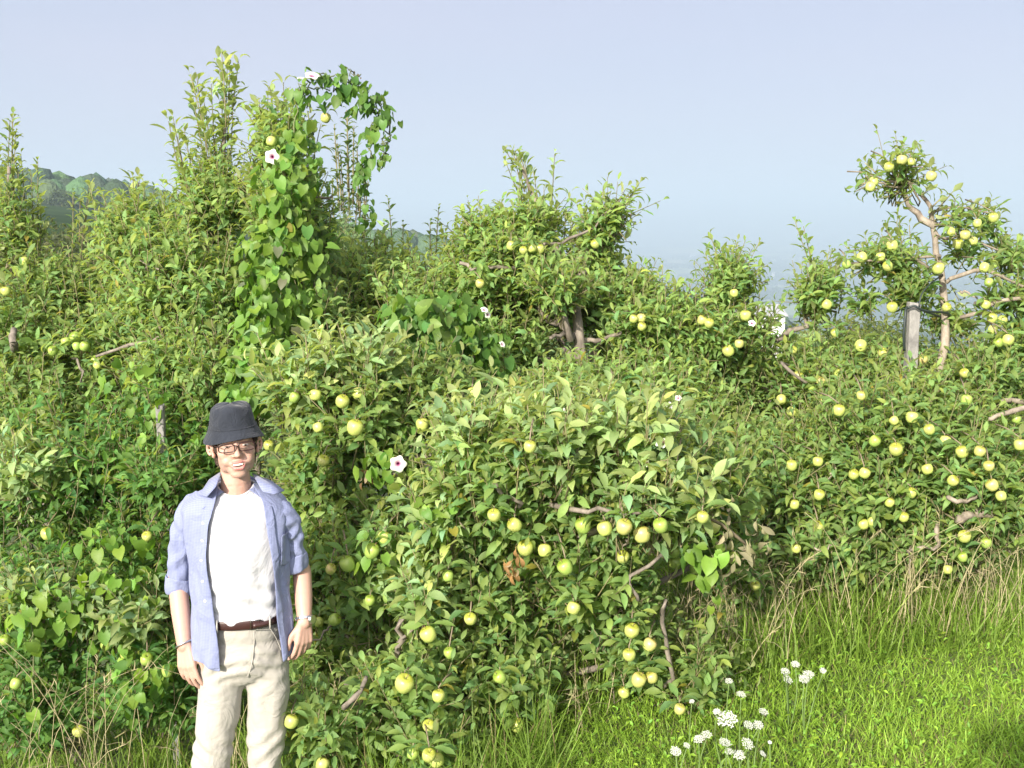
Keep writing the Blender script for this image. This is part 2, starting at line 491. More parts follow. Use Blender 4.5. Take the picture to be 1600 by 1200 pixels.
GREEN = np.array([.168, .262, .075])
class Tree:
    def __init__(s, px, Y, label, cat='apple tree', base=GREEN, group='apple trees in the orchard row', name='apple_tree', bark=None):
        x = float(at(px, 600, Y)[0]); z = float(ground_z(x, Y))
        s.root = empty(name, (x, Y, z)); tag(s.root, label, cat, group)
        s.l = Geo(); s.s = Geo(); s.w = Geo(); s.blobs = []; s.base = np.asarray(base); s.mat = M_APPLE_LEAF; s.bark = bark or M_BARK
        s.px, s.Y = px, Y; s.apples = []; s.trunkpts = None; s.dead = Geo()
    def trunk(s, pts, r0, r1, k=14):
        """pts: (px,py,Y) from just above the ground up"""
        P = [np.array(s.root.location) + np.array([0, 0, -.12])] + [at(*p) for p in pts]
        P = resample(P, k)
        P[1:-1] += rng.normal(0, .004, (k - 2, 3))
        r = np.linspace(r0, r1, k) * rng.uniform(.93, 1.07, k); r[0] *= 1.35
        s.w.tubes(P, r, 12); s.trunkpts = P
    def limb(s, pts, r0, r1, k=9, geo=None, jit=.012):
        W_ = [at(*p) for p in pts]; j_ = 0 if r0 > r1 else -1; e_ = W_[j_]
        if s.trunkpts is None or np.linalg.norm(s.trunkpts - e_, axis=1).min() > .12:   # run the thick end back into the crown
            q_ = e_ + np.array([np.clip(s.root.location.x - e_[0], -.16, .16), .38, -.07])
            W_ = [q_] + W_ if j_ == 0 else W_ + [q_]; k += 3
        P = resample(W_, k)
        P[1:-1] += rng.normal(0, jit * .6, (k - 2, 3))
        (geo or s.w).tubes(P, np.linspace(r0, r1, k) * rng.uniform(.85, 1.15, k), 8)
    def blob(s, px, py, Y, rx, ry, rd, n, size=.075, m=9, lo=False, base=None, Lr=(.16, .34), limb=True, up=.55, back=.35, wide=1.0):
        s.blobs.append((px, py, Y, rx, ry, rd))
        base = s.base if base is None else np.asarray(base)
        rx = max(rx - .07 * FPX / Y * .8, rx * .6); ry = max(ry - .07 * FPX / Y, ry * .55); py = py + .03 * FPX / Y
        v, r = ball(int(n * 1.5), .42)
        q = v * r[:, None]
        keep = (q[:, 2] < .15) | (rng.random(len(q)) < back)
        q = q[keep][:n]
        P = at(px + q[:, 0] * rx, py + q[:, 1] * ry, Y + q[:, 2] * rd)
        ce = at(px, py, Y)
        out = nrm(P - ce)
        m = int(round(m * 1.25)); n_ = len(P)
        D = out * .6 + np.array([0, -.10, up * 1.25]) + rng.normal(0, .32, P.shape)
        L = rng.uniform(*Lr, len(P))
        P0 = P - nrm(D) * L[:, None] * .5
        P0[:, 2] = np.maximum(P0[:, 2], ground_z(P0[:, 0], P0[:, 1]) + .03)
        shoots(s.l, s.s, P0, D, L, m, size, base, lo=lo, wide=wide)
        # woody twigs from the middle of the clump out to some shoots
        if limb:
            k = min(len(P), max(8, n // 7)); i = rng.choice(len(P), k, replace=False)
            mid = (ce[None] + P0[i]) / 2 + rng.normal(0, .05, (k, 3)) + np.array([0, .03, .04])
            pts = np.stack([ce[None] + rng.normal(0, .04, (k, 3)), mid, P0[i]], 1)
            s.s.tubes(pts, np.array([[.009, .0055, .003]]) * np.ones((k, 1)), 4, np.array([.20, .165, .125]) * np.ones((k, 1)))
            if s.trunkpts is not None:
                j = np.argmin(np.abs(s.trunkpts[:, 2] - (ce[2] - .25)))
                t0 = s.trunkpts[j]
                pl = resample([t0, (t0 + ce) / 2 + np.array([0, 0, -.06]), ce], 7); pl[1:-1] += rng.normal(0, .015, (5, 3))
                s.w.tubes(pl, np.linspace(.024, .011, 7), 7)
    def sprout(s, tip, base_, Y, size=.07, dens=34, lo=False, base=None, r=.0035, wide=1.0):
        """one long upright shoot between two photo positions"""
        a = at(*base_, Y); b_ = at(*tip, Y)
        L = np.linalg.norm(b_ - a)
        shoots(s.l, s.s, a[None], (b_ - a)[None], np.array([L]), max(6, int(L * dens * 1.35)), np.array([size]), s.base if base is None else base, lo=lo, bend=0.0, stemr=r, k=7, spread=(.7, 1.3), wide=wide * (1.35 if lo else 1.1), t0=.03, bj=.05)
    def finish(s):
        s.l.join(s.s, M_TWIG)
        s.l.build('crown', s.mat, s.root)
        if s.w.n: s.w.build('trunk', s.bark, s.root)
        if s.dead.n: s.dead.build('withered_leaves', M_DRY_LEAF, s.root)
        return s.root
# ---------------------------------------------------------------- apples
def apple_mesh(name, c_top, c_side, c_blush, squash=1.0, seed=0):
    r_ = np.random.default_rng(seed)
    prof = [(0.0, -.84), (.10, -.86), (.22, -.95), (.40, -.98), (.66, -.86), (.88, -.52), (1.0, -.02), (.99, .32), (.88, .64), (.66, .86), (.42, .95), (.24, .90), (.12, .76), (0.0, .66)]
    nA = 18; V = []; 
    for (r, z) in prof[1:-1]:
        for i in range(nA):
            a = i / nA * 2 * math.pi
            k = 1 + .03 * math.cos(5 * a + seed) * (1 if z < 0 else .5) + .02 * math.cos(2 * a + seed)
            V.append((r * k * math.cos(a), r * k * math.sin(a), z * squash))
    k = len(prof) - 2
    V += [(0, 0, -.84 * squash), (0, 0, .66 * squash)]
    F = []
    for j in range(k - 1):
        for i in range(nA):
            a = j * nA + i; b_ = j * nA + (i + 1) % nA
            F.append((a, b_, b_ + nA, a + nA))
    for i in range(nA):
        F.append((k * nA, (i + 1) % nA, i)); F.append((k * nA + 1, (k - 1) * nA + i, (k - 1) * nA + (i + 1) % nA))
    V = np.array(V)
    bl = np.clip(V @ np.array([-.35, -.55, .75]) - .35, 0, 1)[:, None]
    col = np.array(c_side) * (1 - bl) + np.array(c_blush) * bl
    top = np.clip((V[:, 2:3] - .62) * 4, 0, 1)
    col = col * (1 - top) + np.array(c_top) * top
    g = Geo(); g.raw(V, F, (1, 1, 1)); g.C = [col]
    # stalk and dried calyx
    P = np.array([[[0, 0, .62 * squash], [.04, .02, 1.0 * squash], [.12, .05, 1.30 * squash]]])
    g2 = Geo(); g2.tubes(P, np.array([[.045, .04, .055]]), 5, (.16, .10, .05)); g2.tubes(np.array([[[0, 0, -.93 * squash], [0, 0, -.80 * squash]]]), np.array([[.10, .05]]), 6, (.08, .06, .03))
    g.join(g2, M_TWIG)
    o = g.build(name, M_APPLE)
    me = o.data; bpy.data.objects.remove(o)
    return me

m, t, b, out = mat_new('golden apple skin')
a_ = t.nodes.new('ShaderNodeAttribute'); a_.attribute_name = 'tint'
n = noise(t, 3.5, 4); n2_ = t.nodes.new('ShaderNodeTexVoronoi'); n2_.inputs['Scale'].default_value = 14
tc = t.nodes.new('ShaderNodeTexCoord'); t.links.new(tc.outputs['Object'], n2_.inputs['Vector'])
c = mixc(t, n.outputs[0], mixc(t, 1.0, a_.outputs[0], (.86, .95, .8), 'MULTIPLY'), mixc(t, 1.0, a_.outputs[0], (1.1, 1.03, 1.05), 'MULTIPLY'))
c = mixc(t, ramp(t, n2_.outputs[0], [(.03, (.5, .5, .5)), (.09, (0, 0, 0))]), c, (.34, .27, .10))
t.links.new(c, b.inputs['Base Color']); b.inputs['Roughness'].default_value = .38
b.inputs['Subsurface Weight'].default_value = .08; b.inputs['Subsurface Radius'].default_value = (.3, .3, .1); b.inputs['Subsurface Scale'].default_value = .01
M_APPLE = m
A_MESH = [apple_mesh('apple_yellow', (.30, .32, .05), (.41, .47, .13), (.50, .45, .18), 1.0, 1),
          apple_mesh('apple_blush', (.30, .30, .06), (.45, .46, .15), (.58, .36, .20), .97, 2),
          apple_mesh('apple_green', (.20, .28, .04), (.27, .38, .09), (.38, .46, .12), 1.03, 3)]
HARD = {}
def put_apples(tree, lst, Ydef=None, off=-.085):
    n_leaf_P = []; 
    for it in lst:
        px, py, dia = it[:3]; kind = it[3] if len(it) > 3 else None
        Yf = None
        for (bx, by, bY, rx, ry, rd) in tree.blobs:
            q = ((px - bx) / rx) ** 2 + ((py - by) / ry) ** 2
            if q < 1:
                yy = bY - rd * math.sqrt(1 - q)
                Yf = yy if Yf is None else min(Yf, yy)
        if Yf is None: Yf = Ydef if Ydef else tree.Y
        Yf += off + rng.uniform(-.03, .03)
        p = at(px, py, Yf)
        rad = rng.uniform(.84, 1.05) * max(.024, min(.040, dia * 1.0 / 2 * Yf / FPX))
        k = kind if kind is not None else int(rng.choice([0, 0, 0, 1, 2]))
        o = bpy.data.objects.new('apple', A_MESH[k]); C.objects.link(o)
        o.parent = tree.root; o.location = Vector(p) - tree.root.location
        rr = rng.uniform(.96, 1.04)
        o.scale = (rad, rad, rad * .98 * rr)
        o.rotation_euler = (rng.normal(0, .35), rng.normal(0, .35), rng.uniform(-.6, .6))
        n_leaf_P.append(p + np.array([0, .012, rad * 1.2]))
    # spur leaves and a bit of twig over every fruit
    if not n_leaf_P: return
    P = np.array(n_leaf_P); n = len(P)
    a0 = P + rng.normal(0, .03, (n, 3)) + np.array([0, .14, .02])
    tree.s.tubes(np.stack([a0, (a0 + P) / 2 + np.array([0, 0, .008]), P, P - np.array([0, 0, .02])], 1), np.array([[.004, .0032, .0025, .0016]]) * np.ones((n, 1)), 5, np.array([.2, .16, .11]) * np.ones((n, 1)))
    m_ = 6
    ph = rng.uniform(0, 6.28, (n, 1)) + np.arange(m_)[None] * 1.05 + rng.normal(0, .2, (n, m_))
    Yd = np.stack([np.cos(ph), np.sin(ph), rng.uniform(-.1, .7, (n, m_))], -1)
    front = (Yd[..., 1] < -.6); Yd[front, 1] *= .3
    Zd = np.stack([-Yd[..., 0] * .3, -Yd[..., 1] * .3 - .3, np.ones((n, m_))], -1) + rng.normal(0, .2, (n, m_, 3))
    s_ = rng.uniform(.055, .085, (n, m_))
    col = tints(n * m_, tree.base)
    place_leaves(tree.l, LEAVES, (np.repeat(P[:, None], m_, 1) + nrm(Yd) * .28 * s_[..., None]).reshape(-1, 3), Yd.reshape(-1, 3), Zd.reshape(-1, 3), s_.reshape(-1), col)

# ---------------------------------------------------------------- the orchard trees (front row)
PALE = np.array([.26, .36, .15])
DARK = np.array([.085, .18, .04])  # weaker light on the low left tree, put into its leaf tint

# low tree in front, left of the man
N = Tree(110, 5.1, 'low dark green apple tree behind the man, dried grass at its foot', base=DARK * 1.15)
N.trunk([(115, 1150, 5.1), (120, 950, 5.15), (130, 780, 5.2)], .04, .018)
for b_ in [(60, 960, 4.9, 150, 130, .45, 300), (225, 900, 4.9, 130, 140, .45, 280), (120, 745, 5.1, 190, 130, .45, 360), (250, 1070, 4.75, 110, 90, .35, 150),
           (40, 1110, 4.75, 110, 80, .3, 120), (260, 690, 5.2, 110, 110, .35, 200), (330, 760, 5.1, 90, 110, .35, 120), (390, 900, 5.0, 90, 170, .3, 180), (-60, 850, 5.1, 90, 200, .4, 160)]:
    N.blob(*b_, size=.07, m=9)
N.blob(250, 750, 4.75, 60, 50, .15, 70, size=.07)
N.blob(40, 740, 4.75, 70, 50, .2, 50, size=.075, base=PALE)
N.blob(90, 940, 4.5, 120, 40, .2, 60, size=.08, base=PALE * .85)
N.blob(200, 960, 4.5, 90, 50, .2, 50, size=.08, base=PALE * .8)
put_apples(N, [(74, 834, 20, 0), (230, 838, 19, 0), (166, 1008, 21, 2), (200, 1022, 25, 0), (229, 1030, 22, 2), (262, 1048, 20, 2), (123, 1142, 22, 0), (25, 1068, 22, 2), (225, 1184, 18, 2), (8, 1000, 18, 2), (420, 696, 12, 0)])

L0 = Tree(22, 6.1, 'tall apple tree at the left edge with slender top shoots against the sky', base=GREEN)
L0.trunk([(30, 700, 6.1), (22, 480, 6.1), (20, 360, 6.1), (14, 260, 6.1)], .045, .008)
for b_ in [(10, 540, 5.9, 120, 130, .5, 240), (120, 560, 5.9, 150, 120, .5, 300), (20, 350, 6.1, 36, 70, .2, 60), (60, 640, 5.6, 140, 110, .4, 260), (70, 450, 6.1, 100, 60, .35, 130), (130, 490, 6.2, 90, 60, .3, 120), (-60, 420, 6.1, 60, 150, .3, 100)]:
    L0.blob(*b_, size=.066, m=10)
for tip, bs in [((12, 178), (18, 420)), ((34, 238), (45, 400)), ((58, 252), (60, 420)), ((0, 235), (5, 380)), ((22, 210), (20, 330)), ((66, 320), (62, 430)), ((96, 400), (90, 470)), ((135, 285), (125, 420)), ((118, 300), (112, 420)), ((60, 390), (55, 470)), ((130, 400), (128, 480)), ((8, 190), (14, 330)), ((16, 182), (22, 300)), ((30, 255), (34, 350)), ((50, 270), (52, 360)), ((-4, 215), (0, 330)), ((140, 290), (132, 360)), ((125, 310), (124, 380))]:
    L0.sprout(tip, bs, 6.15, size=.066, base=GREEN * rng.uniform(.85, 1.3))
L0.limb([(150, 557, 5.25), (185, 545, 5.25), (232, 535, 5.3), (275, 522, 5.35), (313, 513, 5.4)], .006, .017, geo=None)
L0.limb([(232, 535, 5.3), (255, 520, 5.28), (248, 510, 5.28)], .008, .004, k=5)
L0.limb([(20, 540, 5.3), (18, 525, 5.3), (22, 515, 5.35)], .02, .015, k=4)
L0.limb([(128, 600, 5.3), (125, 575, 5.35), (112, 560, 5.4)], .010, .006, k=5)
put_apples(L0, [(118, 527, 17, 2), (120, 541, 14, 2), (132, 541, 15, 2), (103, 534, 12, 2), (149, 563, 15, 2), (152, 571, 12, 0), (83, 548, 11, 2), (9, 455, 11, 0), (3, 452, 9, 0), (38, 408, 8, 0)])

L1 = Tree(330, 5.9, 'apple tree with a spire of tall upright shoots, left of the bindweed arch', base=GREEN * 1.05)
L1.trunk([(330, 700, 5.9), (335, 500, 5.9), (345, 330, 5.9), (352, 200, 5.9)], .045, .008)
for b_ in [(300, 470, 5.7, 130, 120, .5, 420), (240, 400, 5.9, 100, 75, .45, 240), (335, 320, 5.9, 62, 80, .3, 200), (340, 600, 5.3, 110, 90, .4, 260), (210, 360, 6.0, 60, 50, .3, 90), (280, 590, 5.4, 100, 100, .4, 240), (230, 520, 5.7, 90, 80, .4, 180)]:
    L1.blob(*b_, size=.068, m=10)
for tip, bs in [((355, 82), (350, 330)), ((372, 95), (362, 180)), ((340, 88), (350, 160)), ((312, 118), (335, 300)), ((268, 188), (300, 330)), ((290, 200), (310, 330)), ((330, 130), (338, 300)), ((300, 150), (325, 280)), ((365, 150), (358, 300)), ((320, 190), (330, 330)), ((345, 200), (345, 330)), ((210, 280), (220, 400)), ((200, 290), (215, 380)), ((225, 288), (222, 380)), ((255, 298), (262, 400)), ((160, 300), (170, 430)), ((180, 330), (185, 420)), ((240, 320), (245, 400)), ((285, 260), (305, 360)), ((145, 290), (160, 400)), ((350, 80), (353, 200)), ((358, 100), (356, 220)), ((306, 112), (322, 230)), ((318, 140), (330, 240)), ((262, 190), (285, 290)), ((276, 210), (295, 300)), ((205, 275), (212, 350)), ((215, 285), (218, 350)), ((345, 130), (348, 240)), ((262, 320), (268, 390)), ((190, 320), (196, 390))]:
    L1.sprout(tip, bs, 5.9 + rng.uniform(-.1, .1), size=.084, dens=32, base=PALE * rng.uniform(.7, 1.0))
L1.limb([(228, 420, 5.4), (245, 428, 5.4), (262, 424, 5.4), (215, 405, 5.5)], .007, .004, k=7)

V = Tree(465, 5.6, 'tall apple tree overgrown by bindweed, its leader leaning under the vine arch', base=GREEN * 1.1)
V.trunk([(470, 700, 5.6), (465, 520, 5.6), (468, 440, 5.6), (450, 330, 5.6), (440, 200, 5.6)], .055, .012)
for b_ in [(445, 340, 5.55, 68, 110, .3, 260), (435, 225, 5.55, 40, 70, .22, 90), (480, 520, 5.5, 90, 90, .35, 220), (545, 470, 6.0, 100, 90, .4, 280), (500, 370, 5.6, 40, 60, .2, 50), (600, 440, 6.2, 70, 70, .3, 130)]:
    V.blob(*b_, size=.072, m=9)
for tip, bs in [((425, 130), (438, 260)), ((445, 125), (445, 250)), ((410, 165), (430, 300)), ((395, 190), (420, 320)), ((465, 140), (455, 260)), ((385, 225), (415, 330)), ((440, 160), (440, 250)), ((500, 190), (480, 300)), ((430, 250), (440, 350))]:
    V.sprout(tip, bs, 5.55, size=.085, dens=28, base=PALE * rng.uniform(.75, 1.0))
V.limb([(445, 330, 5.5), (480, 312, 5.45), (520, 305, 5.4)], .014, .006)
V.limb([(530, 590, 5.3), (500, 560, 5.4), (470, 540, 5.5)], .008, .012, k=6)
put_apples(V, [(509, 184, 9, 1), (424, 221, 7, 0)], 5.4)

Cn = Tree(900, 5.6, 'broad middle apple tree, bare grey trunk showing below its two leaning tops', base=GREEN * 1.15)
Cn.trunk([(898, 720, 5.58), (901, 620, 5.56), (905, 545, 5.55), (900, 480, 5.6), (872, 400, 5.75), (838, 320, 5.88), (815, 260, 5.9)], .046, .007, 20)
for b_ in [(800, 425, 5.9, 115, 75, .4, 300), (860, 470, 6.1, 150, 60, .4, 260), (700, 470, 6.0, 95, 75, .4, 230), (1010, 520, 5.9, 100, 80, .4, 300), (830, 360, 5.9, 48, 45, .25, 80), (925, 400, 5.95, 45, 55, .2, 90), (960, 470, 6.0, 80, 60, .35, 160), (960, 640, 5.5, 130, 90, .45, 320), (800, 640, 5.6, 130, 90, .4, 260), (640, 500, 5.7, 80, 70, .3, 160), (780, 540, 5.8, 90, 60, .3, 170), (1050, 640, 5.6, 90, 90, .4, 220), (760, 370, 5.9, 50, 40, .2, 70), (870, 450, 5.45, 60, 25, .15, 50), (962, 330, 5.85, 26, 20, .12, 12), (940, 355, 5.85, 34, 28, .12, 30), (900, 620, 5.3, 60, 35, .15, 60)]:
    Cn.blob(*b_, size=.07, m=9)
for tip, bs in [((800, 232), (832, 370)), ((812, 236), (830, 300)), ((790, 258), (818, 320)), ((835, 265), (845, 350)), ((868, 243), (860, 345)), ((992, 283), (905, 440)), ((975, 290), (920, 400)), ((955, 300), (915, 400)), ((965, 335), (925, 420)), ((925, 325), (900, 420)), ((735, 340), (760, 420)), ((715, 350), (740, 430)), ((690, 370), (720, 440)), ((760, 345), (775, 420)), ((650, 400), (660, 470)), ((985, 430), (985, 500)), ((1035, 412), (1035, 510)), ((1015, 440), (1018, 500)), ((870, 310), (860, 380)), ((885, 330), (880, 400)), ((960, 385), (930, 450)), ((1060, 450), (1060, 530)), ((805, 240), (820, 300)), ((850, 290), (850, 350)), ((895, 345), (890, 400)), ((985, 300), (950, 350)), ((940, 315), (925, 370)), ((995, 295), (965, 330)), ((775, 330), (785, 390)), ((745, 355), (755, 410)), ((705, 385), (712, 440)), ((1000, 445), (1002, 500)), ((970, 440), (972, 490)), ((1080, 440), (1082, 500)), ((1020, 430), (1025, 480)), ((790, 235), (806, 262)), ((820, 250), (826, 300))]:
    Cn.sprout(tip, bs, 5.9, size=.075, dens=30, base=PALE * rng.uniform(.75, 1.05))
Cn.limb([(908, 530, 5.6), (880, 522, 5.5), (860, 528, 5.4)], .018, .008)
Cn.limb([(908, 530, 5.6), (940, 530, 5.6), (970, 520, 5.5)], .016, .008)
Cn.limb([(840, 385, 5.6), (885, 378, 5.6), (930, 352, 5.7), (970, 310, 5.8)], .010, .005)
Cn.limb([(720, 412, 5.6), (745, 420, 5.55), (800, 418, 5.6)], .009, .010)
put_apples(Cn, [(799, 384, 15, 0), (818, 391, 15, 0), (831, 388, 14, 0), (843, 389, 14, 0), (930, 381, 10, 0), (750, 443, 12, 1), (881, 475, 10, 0), (957, 612, 12, 0), (1002, 497, 13, 1), (990, 498, 13, 0), (1003, 510, 11, 0), (878, 600, 10, 0)])

Mt = Tree(1207, 6.4, 'bushy fruiting apple tree with a short pale trunk and two thin leaning shoots', base=GREEN * 1.1)
Mt.trunk([(1210, 700, 6.3), (1207, 620, 6.1), (1200, 540, 6.1), (1150, 450, 6.0)], .045, .010)
for b_ in [(1120, 530, 6.0, 100, 75, .4, 300), (1140, 440, 6.0, 45, 45, .2, 80), (1210, 620, 6.3, 130, 100, .45, 330), (1275, 460, 5.95, 45, 40, .2, 70), (1320, 600, 6.1, 110, 90, .4, 260), (1090, 680, 5.6, 80, 80, .35, 170), (1180, 720, 5.7, 90, 70, .3, 200)]:
    Mt.blob(*b_, size=.064, m=10)
for tip, bs in [((1108, 370), (1150, 480)), ((1125, 385), (1150, 460)), ((1130, 400), (1145, 470)), ((1098, 430), (1110, 500)), ((1175, 428), (1165, 500)), ((1190, 450), (1180, 520)), ((1240, 345), (1290, 480)), ((1255, 352), (1275, 440)), ((1262, 395), (1290, 470)), ((1300, 420), (1300, 480)), ((1320, 430), (1310, 490)), ((1060, 470), (1075, 540))]:
    Mt.sprout(tip, bs, 5.95, size=.075, dens=30, base=GREEN * rng.uniform(1.0, 1.35))
Mt.limb([(1218, 568, 5.6), (1250, 590, 5.6), (1275, 605, 5.65), (1300, 625, 5.7)], .010, .006)
put_apples(Mt, [(1147, 458, 14, 0), (1165, 493, 20, 0), (1292, 476, 18, 0), (1305, 520, 14, 0), (1097, 500, 15, 1), (1108, 505, 12, 0), (1138, 548, 19, 0), (1155, 537, 17, 1), (1240, 547, 14, 0), (1247, 588, 16, 0), (1281, 597, 19, 1), (1268, 605, 14, 2), (1309, 583, 16, 0), (1332, 578, 13, 0), (1221, 624, 16, 0), (1237, 643, 16, 0), (1285, 628, 12, 0), (1166, 716, 12, 0), (1194, 715, 15, 0), (1135, 731, 14, 0), (1129, 748, 18, 0), (1173, 739, 12, 0)])

Rt = Tree(1462, 5.7, 'heavily fruiting apple tree at right, bare pale leader tied to a grey post', base=GREEN, bark=M_PALE_BARK)
Rt.trunk([(1440, 800, 5.6), (1462, 650, 5.5), (1468, 575, 5.45), (1476, 520, 5.5), (1474, 450, 5.6), (1464, 395, 5.65), (1457, 345, 5.7), (1448, 315, 5.7), (1425, 290, 5.7), (1405, 268, 5.7)], .030, .006, 26)
for b_ in [(1420, 680, 5.2, 190, 90, .45, 500), (1250, 760, 5.3, 150, 90, .45, 360), (1540, 760, 5.0, 120, 110, .4, 330), (1300, 860, 5.1, 150, 60, .35, 240), (1480, 850, 5.0, 120, 50, .3, 130), (1170, 900, 5.0, 80, 80, .3, 150), (1400, 600, 5.8, 190, 60, .4, 240), (1370, 770, 5.1, 120, 80, .35, 260), (1560, 600, 5.5, 90, 70, .35, 180), (1410, 900, 5.2, 90, 40, .2, 70),
           (1408, 268, 5.7, 34, 24, .12, 20), (1150, 800, 5.15, 80, 100, .35, 190), (1130, 700, 5.3, 70, 60, .3, 100), (1428, 625, 5.1, 60, 45, .15, 60)]:
    Rt.blob(*b_, size=.066, m=9)
for b_ in [(1395, 405, 5.6, 50, 35, .2, 36), (1420, 450, 5.6, 50, 40, .2, 44), (1350, 408, 5.6, 28, 14, .1, 8), (1490, 340, 5.7, 40, 16, .15, 8), (1540, 345, 5.7, 36, 16, .12, 8), (1510, 388, 5.7, 50, 20, .15, 12), (1575, 400, 5.7, 40, 30, .2, 22), (1490, 500, 5.7, 60, 30, .2, 30), (1570, 460, 5.6, 50, 20, .2, 20), (1590, 540, 5.5, 60, 40, .2, 50), (1480, 590, 5.6, 60, 40, .2, 50), (1620, 470, 5.6, 60, 90, .3, 90), (1350, 470, 5.7, 40, 20, .1, 12)]:
    Rt.blob(*b_, size=.064, m=8, limb=False, Lr=(.10, .2))
for tip, bs in [((1410, 228), (1408, 272)), ((1425, 232), (1415, 275)), ((1395, 243), (1405, 276)), ((1436, 240), (1425, 276)), ((1345, 262), (1385, 285)), ((1340, 290), (1370, 278)), ((1350, 255), (1375, 275)), ((1405, 338), (1410, 400)), ((1420, 350), (1425, 410)), ((1378, 365), (1390, 410)), ((1460, 350), (1455, 320)), ((1350, 372), (1365, 410)), ((1320, 385), (1355, 410)), ((1520, 320), (1480, 340)), ((1550, 312), (1530, 345)), ((1565, 340), (1530, 350)), ((1490, 300), (1462, 330)), ((1595, 375), (1560, 400)), ((1580, 365), (1555, 400)), ((1475, 305), (1455, 325)), ((1500, 318), (1475, 335)), ((1535, 325), (1505, 335)), ((1480, 330), (1460, 345)), ((1548, 360), (1520, 345)), ((1385, 300), (1415, 300)), ((1375, 310), (1405, 302)), ((1405, 320), (1425, 305)), ((1360, 300), (1385, 290)), ((1335, 300), (1360, 288)), ((1440, 260), (1420, 285)), ((1450, 300), (1435, 305)), ((1400, 345), (1405, 395)), ((1385, 350), (1395, 400)), ((1440, 380), (1450, 420)), ((1345, 385), (1370, 412)), ((1305, 405), (1340, 415)), ((1330, 430), (1370, 412)), ((1470, 375), (1485, 385)), ((1540, 395), (1515, 380)), ((1480, 415), (1500, 395)), ((1545, 460), (1555, 425)), ((1520, 440), (1530, 420)), ((1590, 420), (1565, 430)), ((1500, 470), (1485, 445)), ((1440, 480), (1465, 450)), ((1375, 470), (1410, 440)), ((1405, 500), (1420, 455)), ((1440, 510), (1450, 465))]:
    Rt.sprout(tip, bs, 5.68, size=.068, dens=42, r=.004)
for L_ in [([(1455, 335, 5.7), (1490, 325, 5.68), (1530, 328, 5.66), (1560, 340, 5.66)], .007, .003), ([(1457, 352, 5.7), (1480, 342, 5.65), (1520, 330, 5.6)], .006, .003),
           ([(1425, 292, 5.7), (1395, 290, 5.66), (1365, 283, 5.62), (1342, 292, 5.6)], .007, .003),
           ([(1462, 362, 5.68), (1480, 373, 5.62), (1510, 372, 5.6), (1540, 385, 5.6), (1600, 395, 5.6)], .009, .004),
           ([(1478, 442, 5.55), (1505, 428, 5.5), (1545, 421, 5.48), (1575, 440, 5.48), (1625, 455, 5.5)], .013, .008),
           ([(1500, 496, 5.45), (1530, 487, 5.42), (1560, 473, 5.4), (1625, 462, 5.4)], .010, .012),
           ([(1500, 455, 5.5), (1520, 460, 5.48), (1535, 475, 5.48)], .007, .004),
           ([(1470, 400, 5.6), (1420, 405, 5.55), (1370, 408, 5.5), (1325, 412, 5.5)], .009, .004),
           ([(1472, 430, 5.6), (1440, 410, 5.5), (1410, 395, 5.5), (1385, 370, 5.5)], .010, .004),
           ([(1545, 655, 4.85), (1575, 645, 4.85), (1625, 628, 4.9)], .010, .012),
           ([(1495, 810, 4.65), (1520, 803, 4.68), (1545, 800, 4.75)], .019, .024),
           ([(1418, 862, 4.72), (1432, 856, 4.7), (1462, 857, 4.7), (1466, 840, 4.72), (1462, 820, 4.8)], .007, .011),
           ([(1420, 862, 4.72), (1422, 900, 4.7)], .005, .003), ([(1295, 750, 4.85), (1312, 725, 4.86)], .006, .004), ([(1270, 855, 4.75), (1310, 856, 4.75)], .005, .004),
           ([(1485, 780, 4.62), (1512, 782, 4.62), (1525, 776, 4.65)], .012, .010)]:
    Rt.limb(*L_)
put_apples(Rt, [(1409, 250, 16, 1), (1424, 253, 14, 0), (1389, 261, 14, 0), (1455, 275, 19, 1), (1365, 284, 14, 0), (1360, 292, 14, 0), (1552, 340, 13, 0), (1527, 349, 15, 0), (1486, 362, 14, 0), (1508, 367, 18, 1), (1497, 381, 17, 0), (1521, 377, 14, 0), (1394, 384, 19, 0), (1347, 402, 16, 0), (1323, 413, 14, 2), (1376, 401, 11, 0), (1387, 416, 13, 0), (1466, 419, 20, 0), (1553, 413, 15, 2), (1538, 418, 13, 0), (1545, 441, 12, 2), (1394, 480, 19, 0), (1540, 476, 17, 0), (1550, 497, 14, 0), (1566, 500, 16, 0), (1551, 515, 14, 0), (1560, 535, 14, 2), (1575, 531, 18, 0), (1479, 480, 13, 0)], 5.45)
put_apples(Rt, [(1345, 540, 19, 0), (1379, 551, 18, 0), (1441, 562, 18, 1), (1507, 583, 14, 0), (1311, 641, 20, 0), (1346, 618, 17, 1), (1425, 652, 19, 0), (1397, 657, 15, 0), (1452, 671, 18, 0), (1477, 689, 21, 0), (1503, 706, 20, 0), (1531, 705, 21, 1), (1400, 702, 21, 0), (1367, 689, 20, 2), (1237, 727, 17, 0), (1278, 721, 17, 0), (1351, 739, 18, 0), (1334, 741, 12, 0), (1449, 733, 18, 0), (1489, 751, 21, 0), (1550, 758, 23, 1), (1564, 775, 18, 0), (1545, 728, 18, 1), (1280, 773, 20, 0), (1390, 785, 15, 0), (1278, 823, 18, 0), (1362, 815, 16, 0), (1349, 819, 15, 0), (1412, 808, 15, 0), (1244, 857, 17, 0), (1507, 838, 20, 0), (1541, 848, 17, 2), (1481, 890, 17, 0), (1594, 695, 20, 0), (1588, 655, 16, 2), (1241, 788, 12, 0), (1424, 770, 12, 0), (1510, 625, 17, 2), (1504, 870, 14, 2), (1180, 915, 12, 0)])

